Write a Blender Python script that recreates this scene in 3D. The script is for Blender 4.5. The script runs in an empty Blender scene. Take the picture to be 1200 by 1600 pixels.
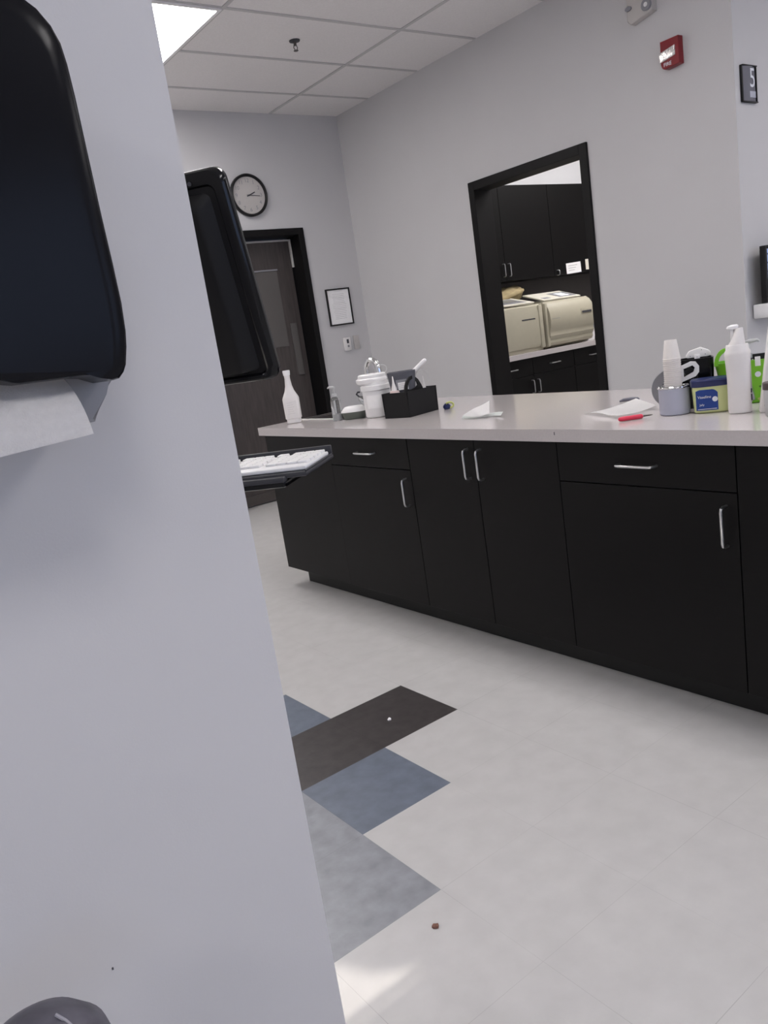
import bpy, bmesh, math, random
from mathutils import Vector, Matrix
random.seed(7)
S = bpy.context.scene
C = S.collection
PI = math.pi

# ------------------------------------------------------------------ camera
cam_d = bpy.data.cameras.new('camera')
cam = bpy.data.objects.new('camera', cam_d)
C.objects.link(cam)
R_ = Vector((0.7868116609, -0.5994238181, -0.1470322974))
D_ = Vector((-0.2458010014, -0.0858111718, -0.9655145521))
F_ = Vector((0.5661354144, 0.7958187855, -0.2148561222))
m = Matrix.Identity(4)
for i in range(3):
    m[i][0] = R_[i]; m[i][1] = -D_[i]; m[i][2] = -F_[i]
m[0][3], m[1][3], m[2][3] = 0, 0, 1.23
cam.matrix_world = m
cam_d.sensor_fit = 'VERTICAL'
cam_d.sensor_height = 36
cam_d.lens = 36 * 1250.44 / 1600
cam_d.clip_start = 0.02
S.camera = cam

# ------------------------------------------------------------------ exposure, world, daylight
S.view_settings.view_transform = 'Standard'
S.view_settings.look = 'None'
S.view_settings.gamma = 1
S.view_settings.use_curve_mapping = False
S.view_settings.exposure = 0.0
W = bpy.data.worlds.new('world'); S.world = W
W.use_nodes = True
wb = W.node_tree.nodes['Background']
wb.inputs[0].default_value = (0.50, 0.64, 1.0, 1)
wb.inputs[1].default_value = 2.0
LAMP = 15.0            # ceiling fixtures
SUN = 5.0
sun_d = bpy.data.lights.new('sun', 'SUN'); sun_d.energy = SUN; sun_d.angle = 0.005
sun_d.color = (1, 0.93, 0.85)
sun = bpy.data.objects.new('sun', sun_d); C.objects.link(sun)
# sun enters by an added, unseen window; a cut sheet shapes the patch
SUN_TGT = Vector((0.75, 1.2, 0.0)); SUN_SRC = Vector((-4.1, 1.2, 2.38))
sd = (SUN_TGT - SUN_SRC).normalized()
sun.rotation_euler = sd.to_track_quat('-Z', 'Y').to_euler()
sun.location = (-8, 1.2, 6)

# ------------------------------------------------------------------ materials
def srgb(r, g, b):
    f = lambda c: (c / 255 / 12.92) if c / 255 <= 0.04045 else ((c / 255 + 0.055) / 1.055) ** 2.4
    return (f(r), f(g), f(b), 1)

def mat(name, col, rough=0.5, metal=0.0, noise=0.0, nscale=20, bump=0.0, bscale=200, spec=0.5, trans=0.0, alpha=1.0, coat=0.0, stretch=None, emit=None, estr=0.0, ior=1.45):
    M = bpy.data.materials.new(name); M.use_nodes = True
    nt = M.node_tree; b = nt.nodes['Principled BSDF']
    col = tuple(col[:3]) + (1,)
    b.inputs['Base Color'].default_value = col
    b.inputs['Roughness'].default_value = rough
    b.inputs['Metallic'].default_value = metal
    b.inputs['Specular IOR Level'].default_value = spec
    b.inputs['Transmission Weight'].default_value = trans
    b.inputs['Alpha'].default_value = alpha
    b.inputs['Coat Weight'].default_value = coat
    b.inputs['IOR'].default_value = ior
    if emit:
        b.inputs['Emission Color'].default_value = tuple(emit[:3]) + (1,)
        b.inputs['Emission Strength'].default_value = estr
    tc = nt.nodes.new('ShaderNodeTexCoord')
    mp = nt.nodes.new('ShaderNodeMapping'); nt.links.new(tc.outputs['Object'], mp.inputs[0])
    if stretch: mp.inputs['Scale'].default_value = stretch
    if noise > 0:
        n = nt.nodes.new('ShaderNodeTexNoise'); n.inputs['Scale'].default_value = nscale; n.inputs['Detail'].default_value = 4
        nt.links.new(mp.outputs[0], n.inputs['Vector'])
        r = nt.nodes.new('ShaderNodeValToRGB')
        r.color_ramp.elements[0].position = 0.3; r.color_ramp.elements[1].position = 0.7
        r.color_ramp.elements[0].color = tuple(c * (1 - noise) for c in col[:3]) + (1,)
        r.color_ramp.elements[1].color = tuple(min(1, c * (1 + noise)) for c in col[:3]) + (1,)
        nt.links.new(n.outputs[0], r.inputs[0]); nt.links.new(r.outputs[0], b.inputs['Base Color'])
    if bump > 0:
        n2 = nt.nodes.new('ShaderNodeTexNoise'); n2.inputs['Scale'].default_value = bscale
        nt.links.new(mp.outputs[0], n2.inputs['Vector'])
        bp = nt.nodes.new('ShaderNodeBump'); bp.inputs['Strength'].default_value = bump; bp.inputs['Distance'].default_value = 0.002
        nt.links.new(n2.outputs[0], bp.inputs['Height']); nt.links.new(bp.outputs[0], b.inputs['Normal'])
    return M

def tile_mat(name, col, noise, nscale, rough=0.32, seam=0.75):
    """vinyl tile: mottled colour with thin seams on the 0.3048 m grid"""
    M = mat(name, col, rough, noise=noise, nscale=nscale, bump=0.05, bscale=60, spec=0.4)
    nt = M.node_tree; b = nt.nodes['Principled BSDF']
    src = b.inputs['Base Color'].links[0].from_socket
    geo = nt.nodes.new('ShaderNodeNewGeometry'); sp = nt.nodes.new('ShaderNodeSeparateXYZ')
    nt.links.new(geo.outputs['Position'], sp.inputs[0])
    outs = []
    for ax, off in ((0, 0.0), (1, 0.0684)):
        a = nt.nodes.new('ShaderNodeMath'); a.operation = 'SUBTRACT'; a.inputs[1].default_value = off - 30.48
        nt.links.new(sp.outputs[ax], a.inputs[0])
        d = nt.nodes.new('ShaderNodeMath'); d.operation = 'DIVIDE'; d.inputs[1].default_value = 0.3048
        nt.links.new(a.outputs[0], d.inputs[0])
        p = nt.nodes.new('ShaderNodeMath'); p.operation = 'PINGPONG'; p.inputs[1].default_value = 0.5
        nt.links.new(d.outputs[0], p.inputs[0])
        l = nt.nodes.new('ShaderNodeMath'); l.operation = 'LESS_THAN'; l.inputs[1].default_value = 0.0022
        nt.links.new(p.outputs[0], l.inputs[0]); outs.append(l)
    mx = nt.nodes.new('ShaderNodeMath'); mx.operation = 'MAXIMUM'
    nt.links.new(outs[0].outputs[0], mx.inputs[0]); nt.links.new(outs[1].outputs[0], mx.inputs[1])
    # seams fade in and out with wear
    wn = nt.nodes.new('ShaderNodeTexNoise'); wn.inputs['Scale'].default_value = 2.2
    nt.links.new(geo.outputs['Position'], wn.inputs['Vector'])
    wr = nt.nodes.new('ShaderNodeMapRange'); wr.inputs[1].default_value = 0.35; wr.inputs[2].default_value = 0.65; wr.inputs[3].default_value = 0.1; wr.inputs[4].default_value = 1.0
    nt.links.new(wn.outputs[0], wr.inputs[0])
    ml = nt.nodes.new('ShaderNodeMath'); ml.operation = 'MULTIPLY'
    nt.links.new(mx.outputs[0], ml.inputs[0]); nt.links.new(wr.outputs[0], ml.inputs[1])
    mix = nt.nodes.new('ShaderNodeMix'); mix.data_type = 'RGBA'
    nt.links.new(ml.outputs[0], mix.inputs[0]); nt.links.new(src, mix.inputs[6])
    mix.inputs[7].default_value = tuple(c * seam for c in col[:3]) + (1,)
    nt.links.new(mix.outputs[2], b.inputs['Base Color'])
    return M

M = dict(
 wall=mat('grey wall paint', (0.565, 0.555, 0.56), 0.75, noise=0.012, nscale=3, bump=0.06, bscale=300),
 wall_in=mat('pale wall paint', (0.66, 0.66, 0.67), 0.8, noise=0.01, nscale=3),
 ceil=mat('ceiling panel', (0.78, 0.755, 0.75), 0.9, noise=0.03, nscale=90, bump=0.15, bscale=260),
 grid=mat('ceiling grid metal', (0.52, 0.51, 0.51), 0.55),
 fl=tile_mat('pale vinyl tile', (0.51, 0.50, 0.49), 0.045, 14),
 fl_dk=tile_mat('dark brown vinyl tile', (0.050, 0.044, 0.044), 0.22, 26, seam=0.6),
 fl_bl=tile_mat('slate blue vinyl tile', (0.135, 0.157, 0.20), 0.12, 22, seam=0.6),
 fl_gr=tile_mat('mottled grey vinyl tile', (0.25, 0.258, 0.28), 0.16, 20, seam=0.7),
 base=mat('rubber cove base', (0.16, 0.155, 0.15), 0.55),
 cab=mat('black brown laminate', (0.0048, 0.0044, 0.0044), 0.42, spec=0.2, noise=0.12, nscale=14, stretch=(1, 1, 12), bump=0.03, bscale=60),
 toe=mat('black toe kick', (0.005, 0.005, 0.005), 0.5, noise=0.05),
 ctop=mat('light grey solid surface', (0.53, 0.49, 0.485), 0.13, spec=0.8, noise=0.03, nscale=160),
 chrome=mat('polished chrome', (0.8, 0.8, 0.8), 0.12, 1.0, noise=0.02),
 nickel=mat('brushed nickel', (0.62, 0.62, 0.62), 0.3, 1.0, noise=0.03, nscale=200),
 steel=mat('dull stainless steel', (0.10, 0.088, 0.082), 0.4, 0.6, noise=0.04, nscale=60),
 frame=mat('dark brown door frame', (0.0045, 0.004, 0.004), 0.5, spec=0.25, noise=0.06),
 slab=mat('dark wood door laminate', (0.062, 0.052, 0.049), 0.38, noise=0.22, nscale=9, stretch=(6, 6, 0.6)),
 vision=mat('smoked door glass', (0.10, 0.092, 0.088), 0.3, noise=0.04, nscale=5),
 gap_light=mat('pale gap light', (0.55, 0.53, 0.51), 0.6, noise=0.02),  # pale colour standing in for light through the door gap
 blk=mat('glossy black plastic', (0.004, 0.004, 0.005), 0.14, spec=0.35, noise=0.05),
 blk_s=mat('smoked black cover', (0.007, 0.007, 0.0085), 0.20, spec=0.14, noise=0.05),
 blk_m=mat('matte black plastic', (0.0075, 0.0072, 0.0078), 0.5, spec=0.3, noise=0.06, bump=0.05),
 dgrey=mat('dark grey plastic', (0.035, 0.035, 0.041), 0.45, noise=0.05),
 mgrey=mat('mid grey plastic', (0.25, 0.25, 0.27), 0.45, noise=0.03),
 wht=mat('white plastic', (0.80, 0.79, 0.785), 0.35, noise=0.015),
 wht_w=mat('warm white plastic', (0.74, 0.715, 0.70), 0.4, noise=0.015),
 milky=mat('milky translucent plastic', (0.62, 0.62, 0.62), 0.35, noise=0.02, trans=0.35),
 clear=mat('clear plastic', (0.85, 0.87, 0.87), 0.08, noise=0.01, trans=0.92, ior=1.2),
 paper=mat('white paper', (0.90, 0.89, 0.885), 0.85, noise=0.015, nscale=60),
 towel=mat('paper towel', (0.80, 0.785, 0.78), 0.95, noise=0.03, nscale=140, bump=0.3, bscale=500),
 tissue=mat('wrapper paper', (0.76, 0.79, 0.77), 0.8, noise=0.03, nscale=40),
 ink=mat('dark ink', (0.05, 0.05, 0.06), 0.7, noise=0.02),
 ink_l=mat('faded ink', (0.42, 0.40, 0.41), 0.8, noise=0.02),
 cup=mat('paper cup', (0.72, 0.685, 0.655), 0.8, noise=0.02, nscale=80),
 lav=mat('lavender grey plastic', (0.40, 0.41, 0.49), 0.4, noise=0.02),
 red=mat('alarm red plastic', (0.22, 0.012, 0.018), 0.4, noise=0.04),
 pink=mat('pinkish red plastic', (0.62, 0.03, 0.07), 0.35, noise=0.03),
 green=mat('lime green plastic', (0.19, 0.52, 0.025), 0.38, noise=0.03),
 green_d=mat('olive print', (0.09, 0.22, 0.02), 0.6, noise=0.05),
 jelly=mat('pale yellow green jar', (0.60, 0.64, 0.30), 0.3, noise=0.03, nscale=8),
 navy=mat('navy blue lid', (0.012, 0.02, 0.09), 0.35, noise=0.05),
 blue=mat('blue label', (0.012, 0.05, 0.25), 0.4, noise=0.15, nscale=12),
 lblw=mat('white print', (0.75, 0.77, 0.82), 0.5, noise=0.01),
 sage=mat('sage grey plastic', (0.115, 0.13, 0.11), 0.45, noise=0.04),
 beige=mat('beige steriliser shell', (0.46, 0.43, 0.33), 0.42, noise=0.02),
 cream=mat('cream control top', (0.78, 0.75, 0.65), 0.4, noise=0.02),
 tan=mat('tan cloth', (0.36, 0.29, 0.16), 0.9, noise=0.15, nscale=18, bump=0.3, bscale=60),
 boxb=mat('off white enclosure', (0.50, 0.475, 0.455), 0.5, noise=0.02),
 lens=mat('grey lens', (0.10, 0.10, 0.10), 0.25, noise=0.04),
 strobe=mat('clear strobe lens', (0.75, 0.72, 0.70), 0.15, 0.75, noise=0.35, nscale=60, bump=0.6, bscale=120),
 sign=mat('slate sign face', (0.115, 0.115, 0.145), 0.45, noise=0.04),
 pinkish=mat('pinkish bottle', (0.66, 0.52, 0.50), 0.4, noise=0.03),
 pouch=mat('grey pouch', (0.075, 0.075, 0.088), 0.35, noise=0.12, nscale=24, bump=0.3, bscale=30),
 screen=mat('lit monitor screen', (0.02, 0.02, 0.03), 0.3, noise=0.02, emit=(0.28, 0.36, 0.62), estr=1.0),
 screen_lo=mat('dark screen line', (0.02, 0.03, 0.08), 0.3, noise=0.02, emit=(0.03, 0.05, 0.14), estr=1.0),
 lcd=mat('grey display', (0.16, 0.17, 0.16), 0.3, noise=0.05),
 lcd_w=mat('lit white display', (0.7, 0.7, 0.7), 0.3, noise=0.02, emit=(0.9, 0.95, 1.0), estr=0.5),
 lamp=mat('troffer diffuser', (0.9, 0.9, 0.9), 0.5, noise=0.01, emit=(1.0, 0.965, 0.965), estr=LAMP),
 dome=mat('dark creased vinyl', (0.095, 0.09, 0.11), 0.5, noise=0.3, nscale=30, bump=0.5, bscale=40),
 crease=mat('pale crease', (0.30, 0.29, 0.32), 0.6, noise=0.1),
 brown=mat('brown lid', (0.075, 0.055, 0.052), 0.4, noise=0.05),
 leaf=mat('brown leaf scrap', (0.20, 0.10, 0.075), 0.9, noise=0.3, nscale=200),
 yel=mat('yellow green strap', (0.45, 0.48, 0.15), 0.6, noise=0.05),
 shade=mat('sun mask sheet', (0.62, 0.62, 0.62), 0.9, noise=0.03, nscale=200),  # for the added sheet that outlines the sun patch
)

# ------------------------------------------------------------------ mesh helpers
def box(bm, x0, x1, y0, y1, z0, z1, bev=0.0, seg=2):
    g = bmesh.ops.create_cube(bm, size=1)
    vs = g['verts']
    for v in vs:
        v.co = Vector(((x0 + x1) / 2 + v.co.x * (x1 - x0), (y0 + y1) / 2 + v.co.y * (y1 - y0), (z0 + z1) / 2 + v.co.z * (z1 - z0)))
    if bev > 0:
        es = list({e for v in vs for e in v.link_edges})
        bmesh.ops.bevel(bm, geom=es, offset=bev, segments=seg, affect='EDGES', profile=0.5)
    return bm

def loft(bm, secs, seg=40, cap=True):
    """secs: (z, rx, ry[, cx, cy, power]) stacked superellipse sections"""
    rings = []
    for s in secs:
        z, rx, ry = s[:3]; cx = s[3] if len(s) > 3 else 0; cy = s[4] if len(s) > 4 else 0; p = s[5] if len(s) > 5 else 2
        ring = []
        for i in range(seg):
            a = 2 * PI * i / seg; c, sn = math.cos(a), math.sin(a)
            ring.append(bm.verts.new((cx + rx * math.copysign(abs(c) ** (2 / p), c), cy + ry * math.copysign(abs(sn) ** (2 / p), sn), z)))
        rings.append(ring)
    for a, b in zip(rings, rings[1:]):
        for i in range(seg):
            j = (i + 1) % seg
            bm.faces.new((a[i], a[j], b[j], b[i]))
    if cap:
        bm.faces.new(list(reversed(rings[0]))); bm.faces.new(rings[-1])
    return bm

def tube(bm, pts, r, seg=12, close=False):
    pts = [Vector(p) for p in pts]; n = len(pts); rings = []
    rs = r if isinstance(r, (list, tuple)) else [r] * n
    prev = None
    for i, p in enumerate(pts):
        if close: t = pts[(i + 1) % n] - pts[i - 1]
        else: t = pts[min(i + 1, n - 1)] - pts[max(i - 1, 0)]
        t.normalize()
        if prev is None:
            u = t.orthogonal().normalized()
        else:
            u = (prev - t * prev.dot(t)).normalized()
        prev = u; w = t.cross(u)
        rings.append([bm.verts.new(p + (u * math.cos(2 * PI * k / seg) + w * math.sin(2 * PI * k / seg)) * rs[i]) for k in range(seg)])
    m_ = n if close else n - 1
    for i in range(m_):
        a, b = rings[i], rings[(i + 1) % n]
        for k in range(seg):
            j = (k + 1) % seg
            bm.faces.new((a[k], a[j], b[j], b[k]))
    if not close:
        bm.faces.new(list(reversed(rings[0]))); bm.faces.new(rings[-1])
    return bm

def prism(bm, poly, d0, d1, axis='y', bev=0.0):
    """extrude a 2-D outline along an axis: 'y' -> (x,z), 'x' -> (y,z), 'z' -> (x,y)"""
    def P(u, v, d):
        return {'y': (u, d, v), 'x': (d, u, v), 'z': (u, v, d)}[axis]
    a = [bm.verts.new(P(u, v, d0)) for u, v in poly]; b = [bm.verts.new(P(u, v, d1)) for u, v in poly]
    fa = bm.faces.new(a); fb = bm.faces.new(list(reversed(b))); n = len(poly)
    for i in range(n):
        bm.faces.new((a[i], b[i], b[(i + 1) % n], a[(i + 1) % n]))
    if bev > 0:
        es = list(fa.edges)
        bmesh.ops.bevel(bm, geom=es, offset=bev, segments=4, affect='EDGES', profile=0.5)
    return bm

def arc(cx, cy, r, a0, a1, n):
    return [(cx + r * math.cos(math.radians(a0 + (a1 - a0) * i / n)), cy + r * math.sin(math.radians(a0 + (a1 - a0) * i / n))) for i in range(n + 1)]

def obj(name, bm, material, parent=None, smooth=True, loc=None, rot=None):
    bmesh.ops.recalc_face_normals(bm, faces=bm.faces)
    me = bpy.data.meshes.new(name); bm.to_mesh(me); bm.free()
    for mt in (material if isinstance(material, (list, tuple)) else [material]):
        me.materials.append(mt)
    if smooth:
        for p in me.polygons: p.use_smooth = True
        try: me.set_sharp_from_angle(angle=math.radians(35))
        except Exception: pass
    o = bpy.data.objects.new(name, me); C.objects.link(o)
    if parent: o.parent = parent
    if loc: o.location = loc
    if rot: o.rotation_euler = rot
    return o

def tag(o, label, cat, group=None, kind=None):
    o['label'] = label; o['category'] = cat
    if group: o['group'] = group
    if kind: o['kind'] = kind
    return o

def thing(name, label, cat, loc=(0, 0, 0), rz=0, group=None, rot=None):
    o = bpy.data.objects.new(name, None); o.empty_display_size = 0.05; C.objects.link(o)
    o.location = loc; o.rotation_euler = rot or (0, 0, rz)
    return tag(o, label, cat, group)

def struct(name, bm, material, parent=None, smooth=False):
    o = obj(name, bm, material, parent, smooth)
    if parent is None: o['kind'] = 'structure'
    return o

B = bmesh.new
DG = None
def text(name, s, size, material, parent, loc, rot, ext=0.0006, align='CENTER', sx=1.0):
    cu = bpy.data.curves.new(name, 'FONT'); cu.body = s; cu.size = size; cu.extrude = ext
    cu.align_x = align; cu.align_y = 'CENTER'
    t = bpy.data.objects.new('tmp', cu); C.objects.link(t)
    bpy.context.view_layer.update()
    me = bpy.data.meshes.new_from_object(t.evaluated_get(bpy.context.evaluated_depsgraph_get()))
    bpy.data.objects.remove(t)
    for v in me.vertices: v.co.x *= sx
    me.materials.clear(); me.materials.append(material)
    o = bpy.data.objects.new(name, me); C.objects.link(o); o.parent = parent; o.location = loc; o.rotation_euler = rot
    return o
RX = (PI / 2, 0, 0)              # reads towards -Y
RXW = (PI / 2, 0, -PI / 2)       # reads towards -X

# ================================================================== ROOM
CZ = 3.03
WX = 4.25; FY = 5.80
# floor, with the coloured tiles as faces of their own
T = 0.3048; OY = 0.0684
xs = [-4.2, 0.0] + [T * k for k in range(1, 7)] + [9.0]
ys = [-3.7, OY + 3 * T] + [OY + k * T for k in range(4, 10)] + [7.2]
bm = B()
vg = [[bm.verts.new((x, y, 0)) for y in ys] for x in xs]
def cell_mat(x, y):
    if OY + 6 * T < y < OY + 7 * T and T < x < 5 * T: return 1
    if OY + 5 * T < y < OY + 6 * T and 3 * T < x < 4 * T: return 2
    if OY + 7 * T < y < OY + 8 * T and 2 * T < x < 4 * T: return 2
    if OY + 4 * T < y < OY + 6 * T and 1 * T < x < 3 * T: return 3
    return 0
for i in range(len(xs) - 1):
    for j in range(len(ys) - 1):
        f = bm.faces.new((vg[i][j], vg[i + 1][j], vg[i + 1][j + 1], vg[i][j + 1]))
        f.material_index = cell_mat((xs[i] + xs[i + 1]) / 2, (ys[j] + ys[j + 1]) / 2)
struct('floor', bm, [M['fl'], M['fl_dk'], M['fl_bl'], M['fl_gr']])

# ceiling and its grid
TX0, TX1, TY0, TY1 = -4.2, 9.0, -3.7, 7.2
ceiling = struct('ceiling', box(B(), TX0, TX1, TY0, TY1, CZ, CZ + 0.05), M['ceil'])
bm = B()
gx = 3.61; gy = 4.125
k = -7
while gx + 1.2192 * k < 4.2:
    x = gx + 1.2192 * k
    if x > -3.9: box(bm, x - 0.012, x + 0.012, -3.45, 5.79, CZ - 0.005, CZ + 0.001)
    k += 1
for k in range(-12, 3):
    y = gy + 0.6096 * k
    box(bm, -3.95, 4.24 if y > 2.36 else 8.9, y - 0.012, y + 0.012, CZ - 0.0045, CZ + 0.001)
struct('ceiling_grid', bm, M['grid'], ceiling)

# walls
bm = B()      # far wall with the door opening
box(bm, -4.1, 2.75, FY, FY + 0.12, 0, CZ); box(bm, 3.692, 4.37, FY, FY + 0.12, 0, CZ); box(bm, 2.75, 3.692, FY, FY + 0.12, 2.12, CZ)
struct('wall_back', bm, M['wall'])
bm = B()      # right wall with the open doorway
box(bm, WX, WX + 0.12, 2.36, 3.36, 0, CZ); box(bm, WX, WX + 0.12, 4.295, FY, 0, CZ); box(bm, WX, WX + 0.12, 3.36, 4.295, 2.12, CZ)
struct('wall_right', bm, M['wall'])
struct('wall_side', box(B(), WX + 0.12, 9.0, 2.36, 2.48, 0, CZ), M['wall'])
struct('wall_partition', box(B(), -4.1, 0.4825, 1.0, 1.11, 0, CZ), M['wall'])
bm = B(); box(bm, -4.2, -4.1, -3.6, 1.13, 0, CZ); box(bm, -4.2, -4.1, 2.33, FY + 0.12, 0, CZ); box(bm, -4.2, -4.1, 1.13, 2.33, 0, .9); box(bm, -4.2, -4.1, 1.13, 2.33, 2.42, CZ)
struct('wall_left', bm, M['wall'])
w4 = struct('window_4', box(box(box(B(), -4.18, -4.13, 1.135, 1.155, .905, 2.41), -4.18, -4.13, 2.30, 2.325, .905, 2.41), -4.18, -4.13, 1.155, 2.30, .905, .93), M['frame'])  # unseen window, added to let the sun onto the floor
bm = B()
prism(bm, [(2.29, 2.40), (2.29, .94), (1.44, .94), (1.43, 1.6), (1.44, 2.05), (1.42, 2.16), (1.43, 2.24), (1.36, 2.27), (1.33, 2.31), (1.27, 2.33), (1.20, 2.35), (1.16, 2.38), (1.16, 2.40)], -4.125, -4.12, 'x')
struct('window_shade', bm, M['shade'], w4)  # added sheet, its edge cut to give the sun patch its outline
struct('wall_far_right', box(B(), 9.0, 9.1, -3.6, 7.1, 0, CZ), M['wall'])
# wall behind the camera with a wide window
WN = [(-2.6, -0.4), (0.6, 2.8), (3.8, 6.0)]
bm = B(); xs_ = [-4.2] + [v for w in WN for v in w] + [9.1]
for i in range(0, len(xs_), 2): box(bm, xs_[i], xs_[i + 1], -3.6, -3.5, 0, CZ)
for w in WN:
    box(bm, w[0], w[1], -3.6, -3.5, 0, 0.9); box(bm, w[0], w[1], -3.6, -3.5, 2.4, CZ)
struct('wall_front', bm, M['wall'])
for n, w in enumerate(WN):
    wo = struct('window_%d' % (n + 1), box(box(box(box(box(B(), w[0], w[0] + .05, -3.59, -3.53, .9, 2.4), w[1] - .05, w[1], -3.59, -3.53, .9, 2.4),
        w[0] + .05, w[1] - .05, -3.59, -3.53, .9, .95), w[0] + .05, w[1] - .05, -3.59, -3.53, 2.35, 2.4),
        (w[0] + w[1]) / 2 - .02, (w[0] + w[1]) / 2 + .02, -3.59, -3.53, .95, 2.35), M['frame'])
# side room shell (sterilising room)
struct('wall_sterile_back', box(B(), WX + 0.12, 9.0, 5.12, 5.24, 0, CZ), M['wall_in'])
struct('wall_hall_back', box(B(), 1.5, 5.0, 7.0, 7.1, 0, CZ), M['wall_in'])

# cove bases
struct('baseboard_back', box(box(B(), -4.09, 2.698, FY - 0.008, FY, 0, 0.1), 3.745, 4.24, FY - 0.008, FY, 0, 0.1), M['base'])
struct('baseboard_right', box(box(B(), WX - 0.008, WX, 2.36, 3.30, 0, 0.1), WX - 0.008, WX, 4.35, FY - .01, 0, 0.1), M['base'])
struct('baseboard_partition', box(box(B(), -4.09, 0.4905, 0.992, 1.0, 0, 0.1), 0.4825, 0.4905, 1.0, 1.118, 0, 0.1), M['base'])
struct('baseboard_side', box(B(), WX - .008, 8.99, 2.352, 2.36, 0, 0.1), M['base'])

# door 1: far wall, recessed dark slab
d1 = struct('door_1', box(B(), 2.77, 3.676, 5.945, 5.99, 0.006, 2.105), M['slab'], smooth=False)
bm = B()
box(bm, 2.70, 2.75, FY - 0.016, FY + 0.20, 0, 2.165, .002); box(bm, 3.69, 3.742, FY - 0.016, FY + 0.20, 0, 2.165, .002)
box(bm, 2.75, 3.69, FY - 0.016, FY + 0.20, 2.113, 2.165, .002)
struct('door_frame', bm, M['frame'], d1)
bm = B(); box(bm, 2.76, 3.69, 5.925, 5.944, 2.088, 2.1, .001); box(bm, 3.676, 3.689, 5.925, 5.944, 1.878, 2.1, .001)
struct('door_light_gap', bm, M['gap_light'], d1)  # light leaking round the slab, painted as a pale strip
bm = B(); box(bm, 2.90, 3.52, 5.938, 5.9455, 1.25, 1.862, .002); struct('door_glass', bm, M['vision'], d1)
bm = B(); box(bm, 2.89, 3.525, 5.93, 5.944, 1.862, 1.874, .002); struct('glass_frame', bm, M['mgrey'], d1)
bm = B(); box(bm, 3.565, 3.625, 5.935, 5.9455, 1.0, 1.43, .003); struct('push_plate', bm, M['vision'], d1)
bm = B(); box(bm, 2.775, 3.672, 5.935, 5.9455, 0.008, 0.09, .002); struct('kick_plate', bm, M['steel'], d1)

# door 2: frame of the open doorway in the right wall
bm = B()
box(bm, WX - .016, WX + .15, 3.302, 3.36, 0, 2.17, .002); box(bm, WX - .016, WX + .15, 4.29, 4.345, 0, 2.17, .002)
box(bm, WX - .016, WX + .15, 3.36, 4.29, 2.112, 2.17, .002)
struct('door_2', bm, M['frame'])

# ================================================================== LIGHT FIXTURES
def troffer(x, y, label, grp=None):
    t = thing('ceiling_light', label, 'ceiling light', (x, y, CZ - 0.012), 0, grp)
    w, l = 0.300, 0.606
    bm = B()
    for a in ((-w, w, -l, -l + .02), (-w, w, l - .02, l), (-w, -w + .02, -l + .02, l - .02), (w - .02, w, -l + .02, l - .02)):
        box(bm, *a, 0, 0.012)
    obj('frame', bm, M['wht'], t, False)
    bm = B(); box(bm, -w + .02, w - .02, -l + .02, l - .02, 0.003, 0.010)
    obj('diffuser', bm, M['lamp'], t, False)
    return t
troffer(2.085, 4.735, 'bright white rectangular ceiling light panel above the end of the partition wall')
for x, y in ((-0.35, 4.735), (-2.79, 4.735), (2.085, 1.70), (2.085, -1.35), (-0.35, -1.35), (-2.79, -1.35), (-2.79, 2.3), (5.2, 0.2), (7.6, 0.2), (5.2, -2.2)):
    troffer(x, y, 'white rectangular ceiling light panel outside the picture', 'ceiling lights outside the picture')
troffer(5.2, 3.75, 'white rectangular ceiling light panel in the steriliser room, nearer the doorway')
troffer(6.4, 3.75, 'white rectangular ceiling light panel deeper in the steriliser room')

# sprinkler head
t = thing('ceiling_sprinkler', 'small dark sprinkler head hanging from the ceiling panel', 'sprinkler', (3.025, 4.436, CZ))
obj('escutcheon', loft(B(), [(-0.001, .034, .034), (-0.007, .032, .032), (-0.009, .02, .02)], 24), M['dgrey'], t)
bm = B(); tube(bm, [(0, 0, -.008), (0, 0, -.03)], .009); 
tube(bm, [(.009, 0, -.028), (.014, 0, -.042), (.004, 0, -.056)], .0025, 8); tube(bm, [(-.009, 0, -.028), (-.014, 0, -.042), (-.004, 0, -.056)], .0025, 8)
loft(bm, [(-.060, .014, .014), (-.057, .015, .015)], 16)
obj('nozzle', bm, M['steel'], t)

# ================================================================== ISLAND
XF = 1.957            # door faces
XB = 2.79
def handle(bm, y0, z0, y1, z1, x=XF):
    """bowed pull between two points on a face looking towards -X"""
    p0 = Vector((x, y0, z0)); p1 = Vector((x, y1, z1)); d = (p1 - p0).normalized(); o = Vector((-0.028, 0, 0))
    pts = [p0, p0 + o * .55, p0 + o * .9 + d * .004, p0 + o + d * .012, p1 + o - d * .012, p1 + o * .9 - d * .004, p1 + o * .55, p1]
    return tube(bm, pts, 0.0042, 10)

def carcass(y0, y1, top=.815):
    bm = B(); e = .0008
    box(bm, XF + .02, XB, y0 + e, y0 + .018, .1, top); box(bm, XF + .02, XB, y1 - .018, y1 - e, .1, top)
    box(bm, XF + .02, XB, y0 + .018, y1 - .018, .1, .118); box(bm, XB - .018, XB, y0 + .018, y1 - .018, .118, top)
    box(bm, XF + .02, XF + .04, y0 + .018, y1 - .018, .118, top)
    return bm

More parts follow.
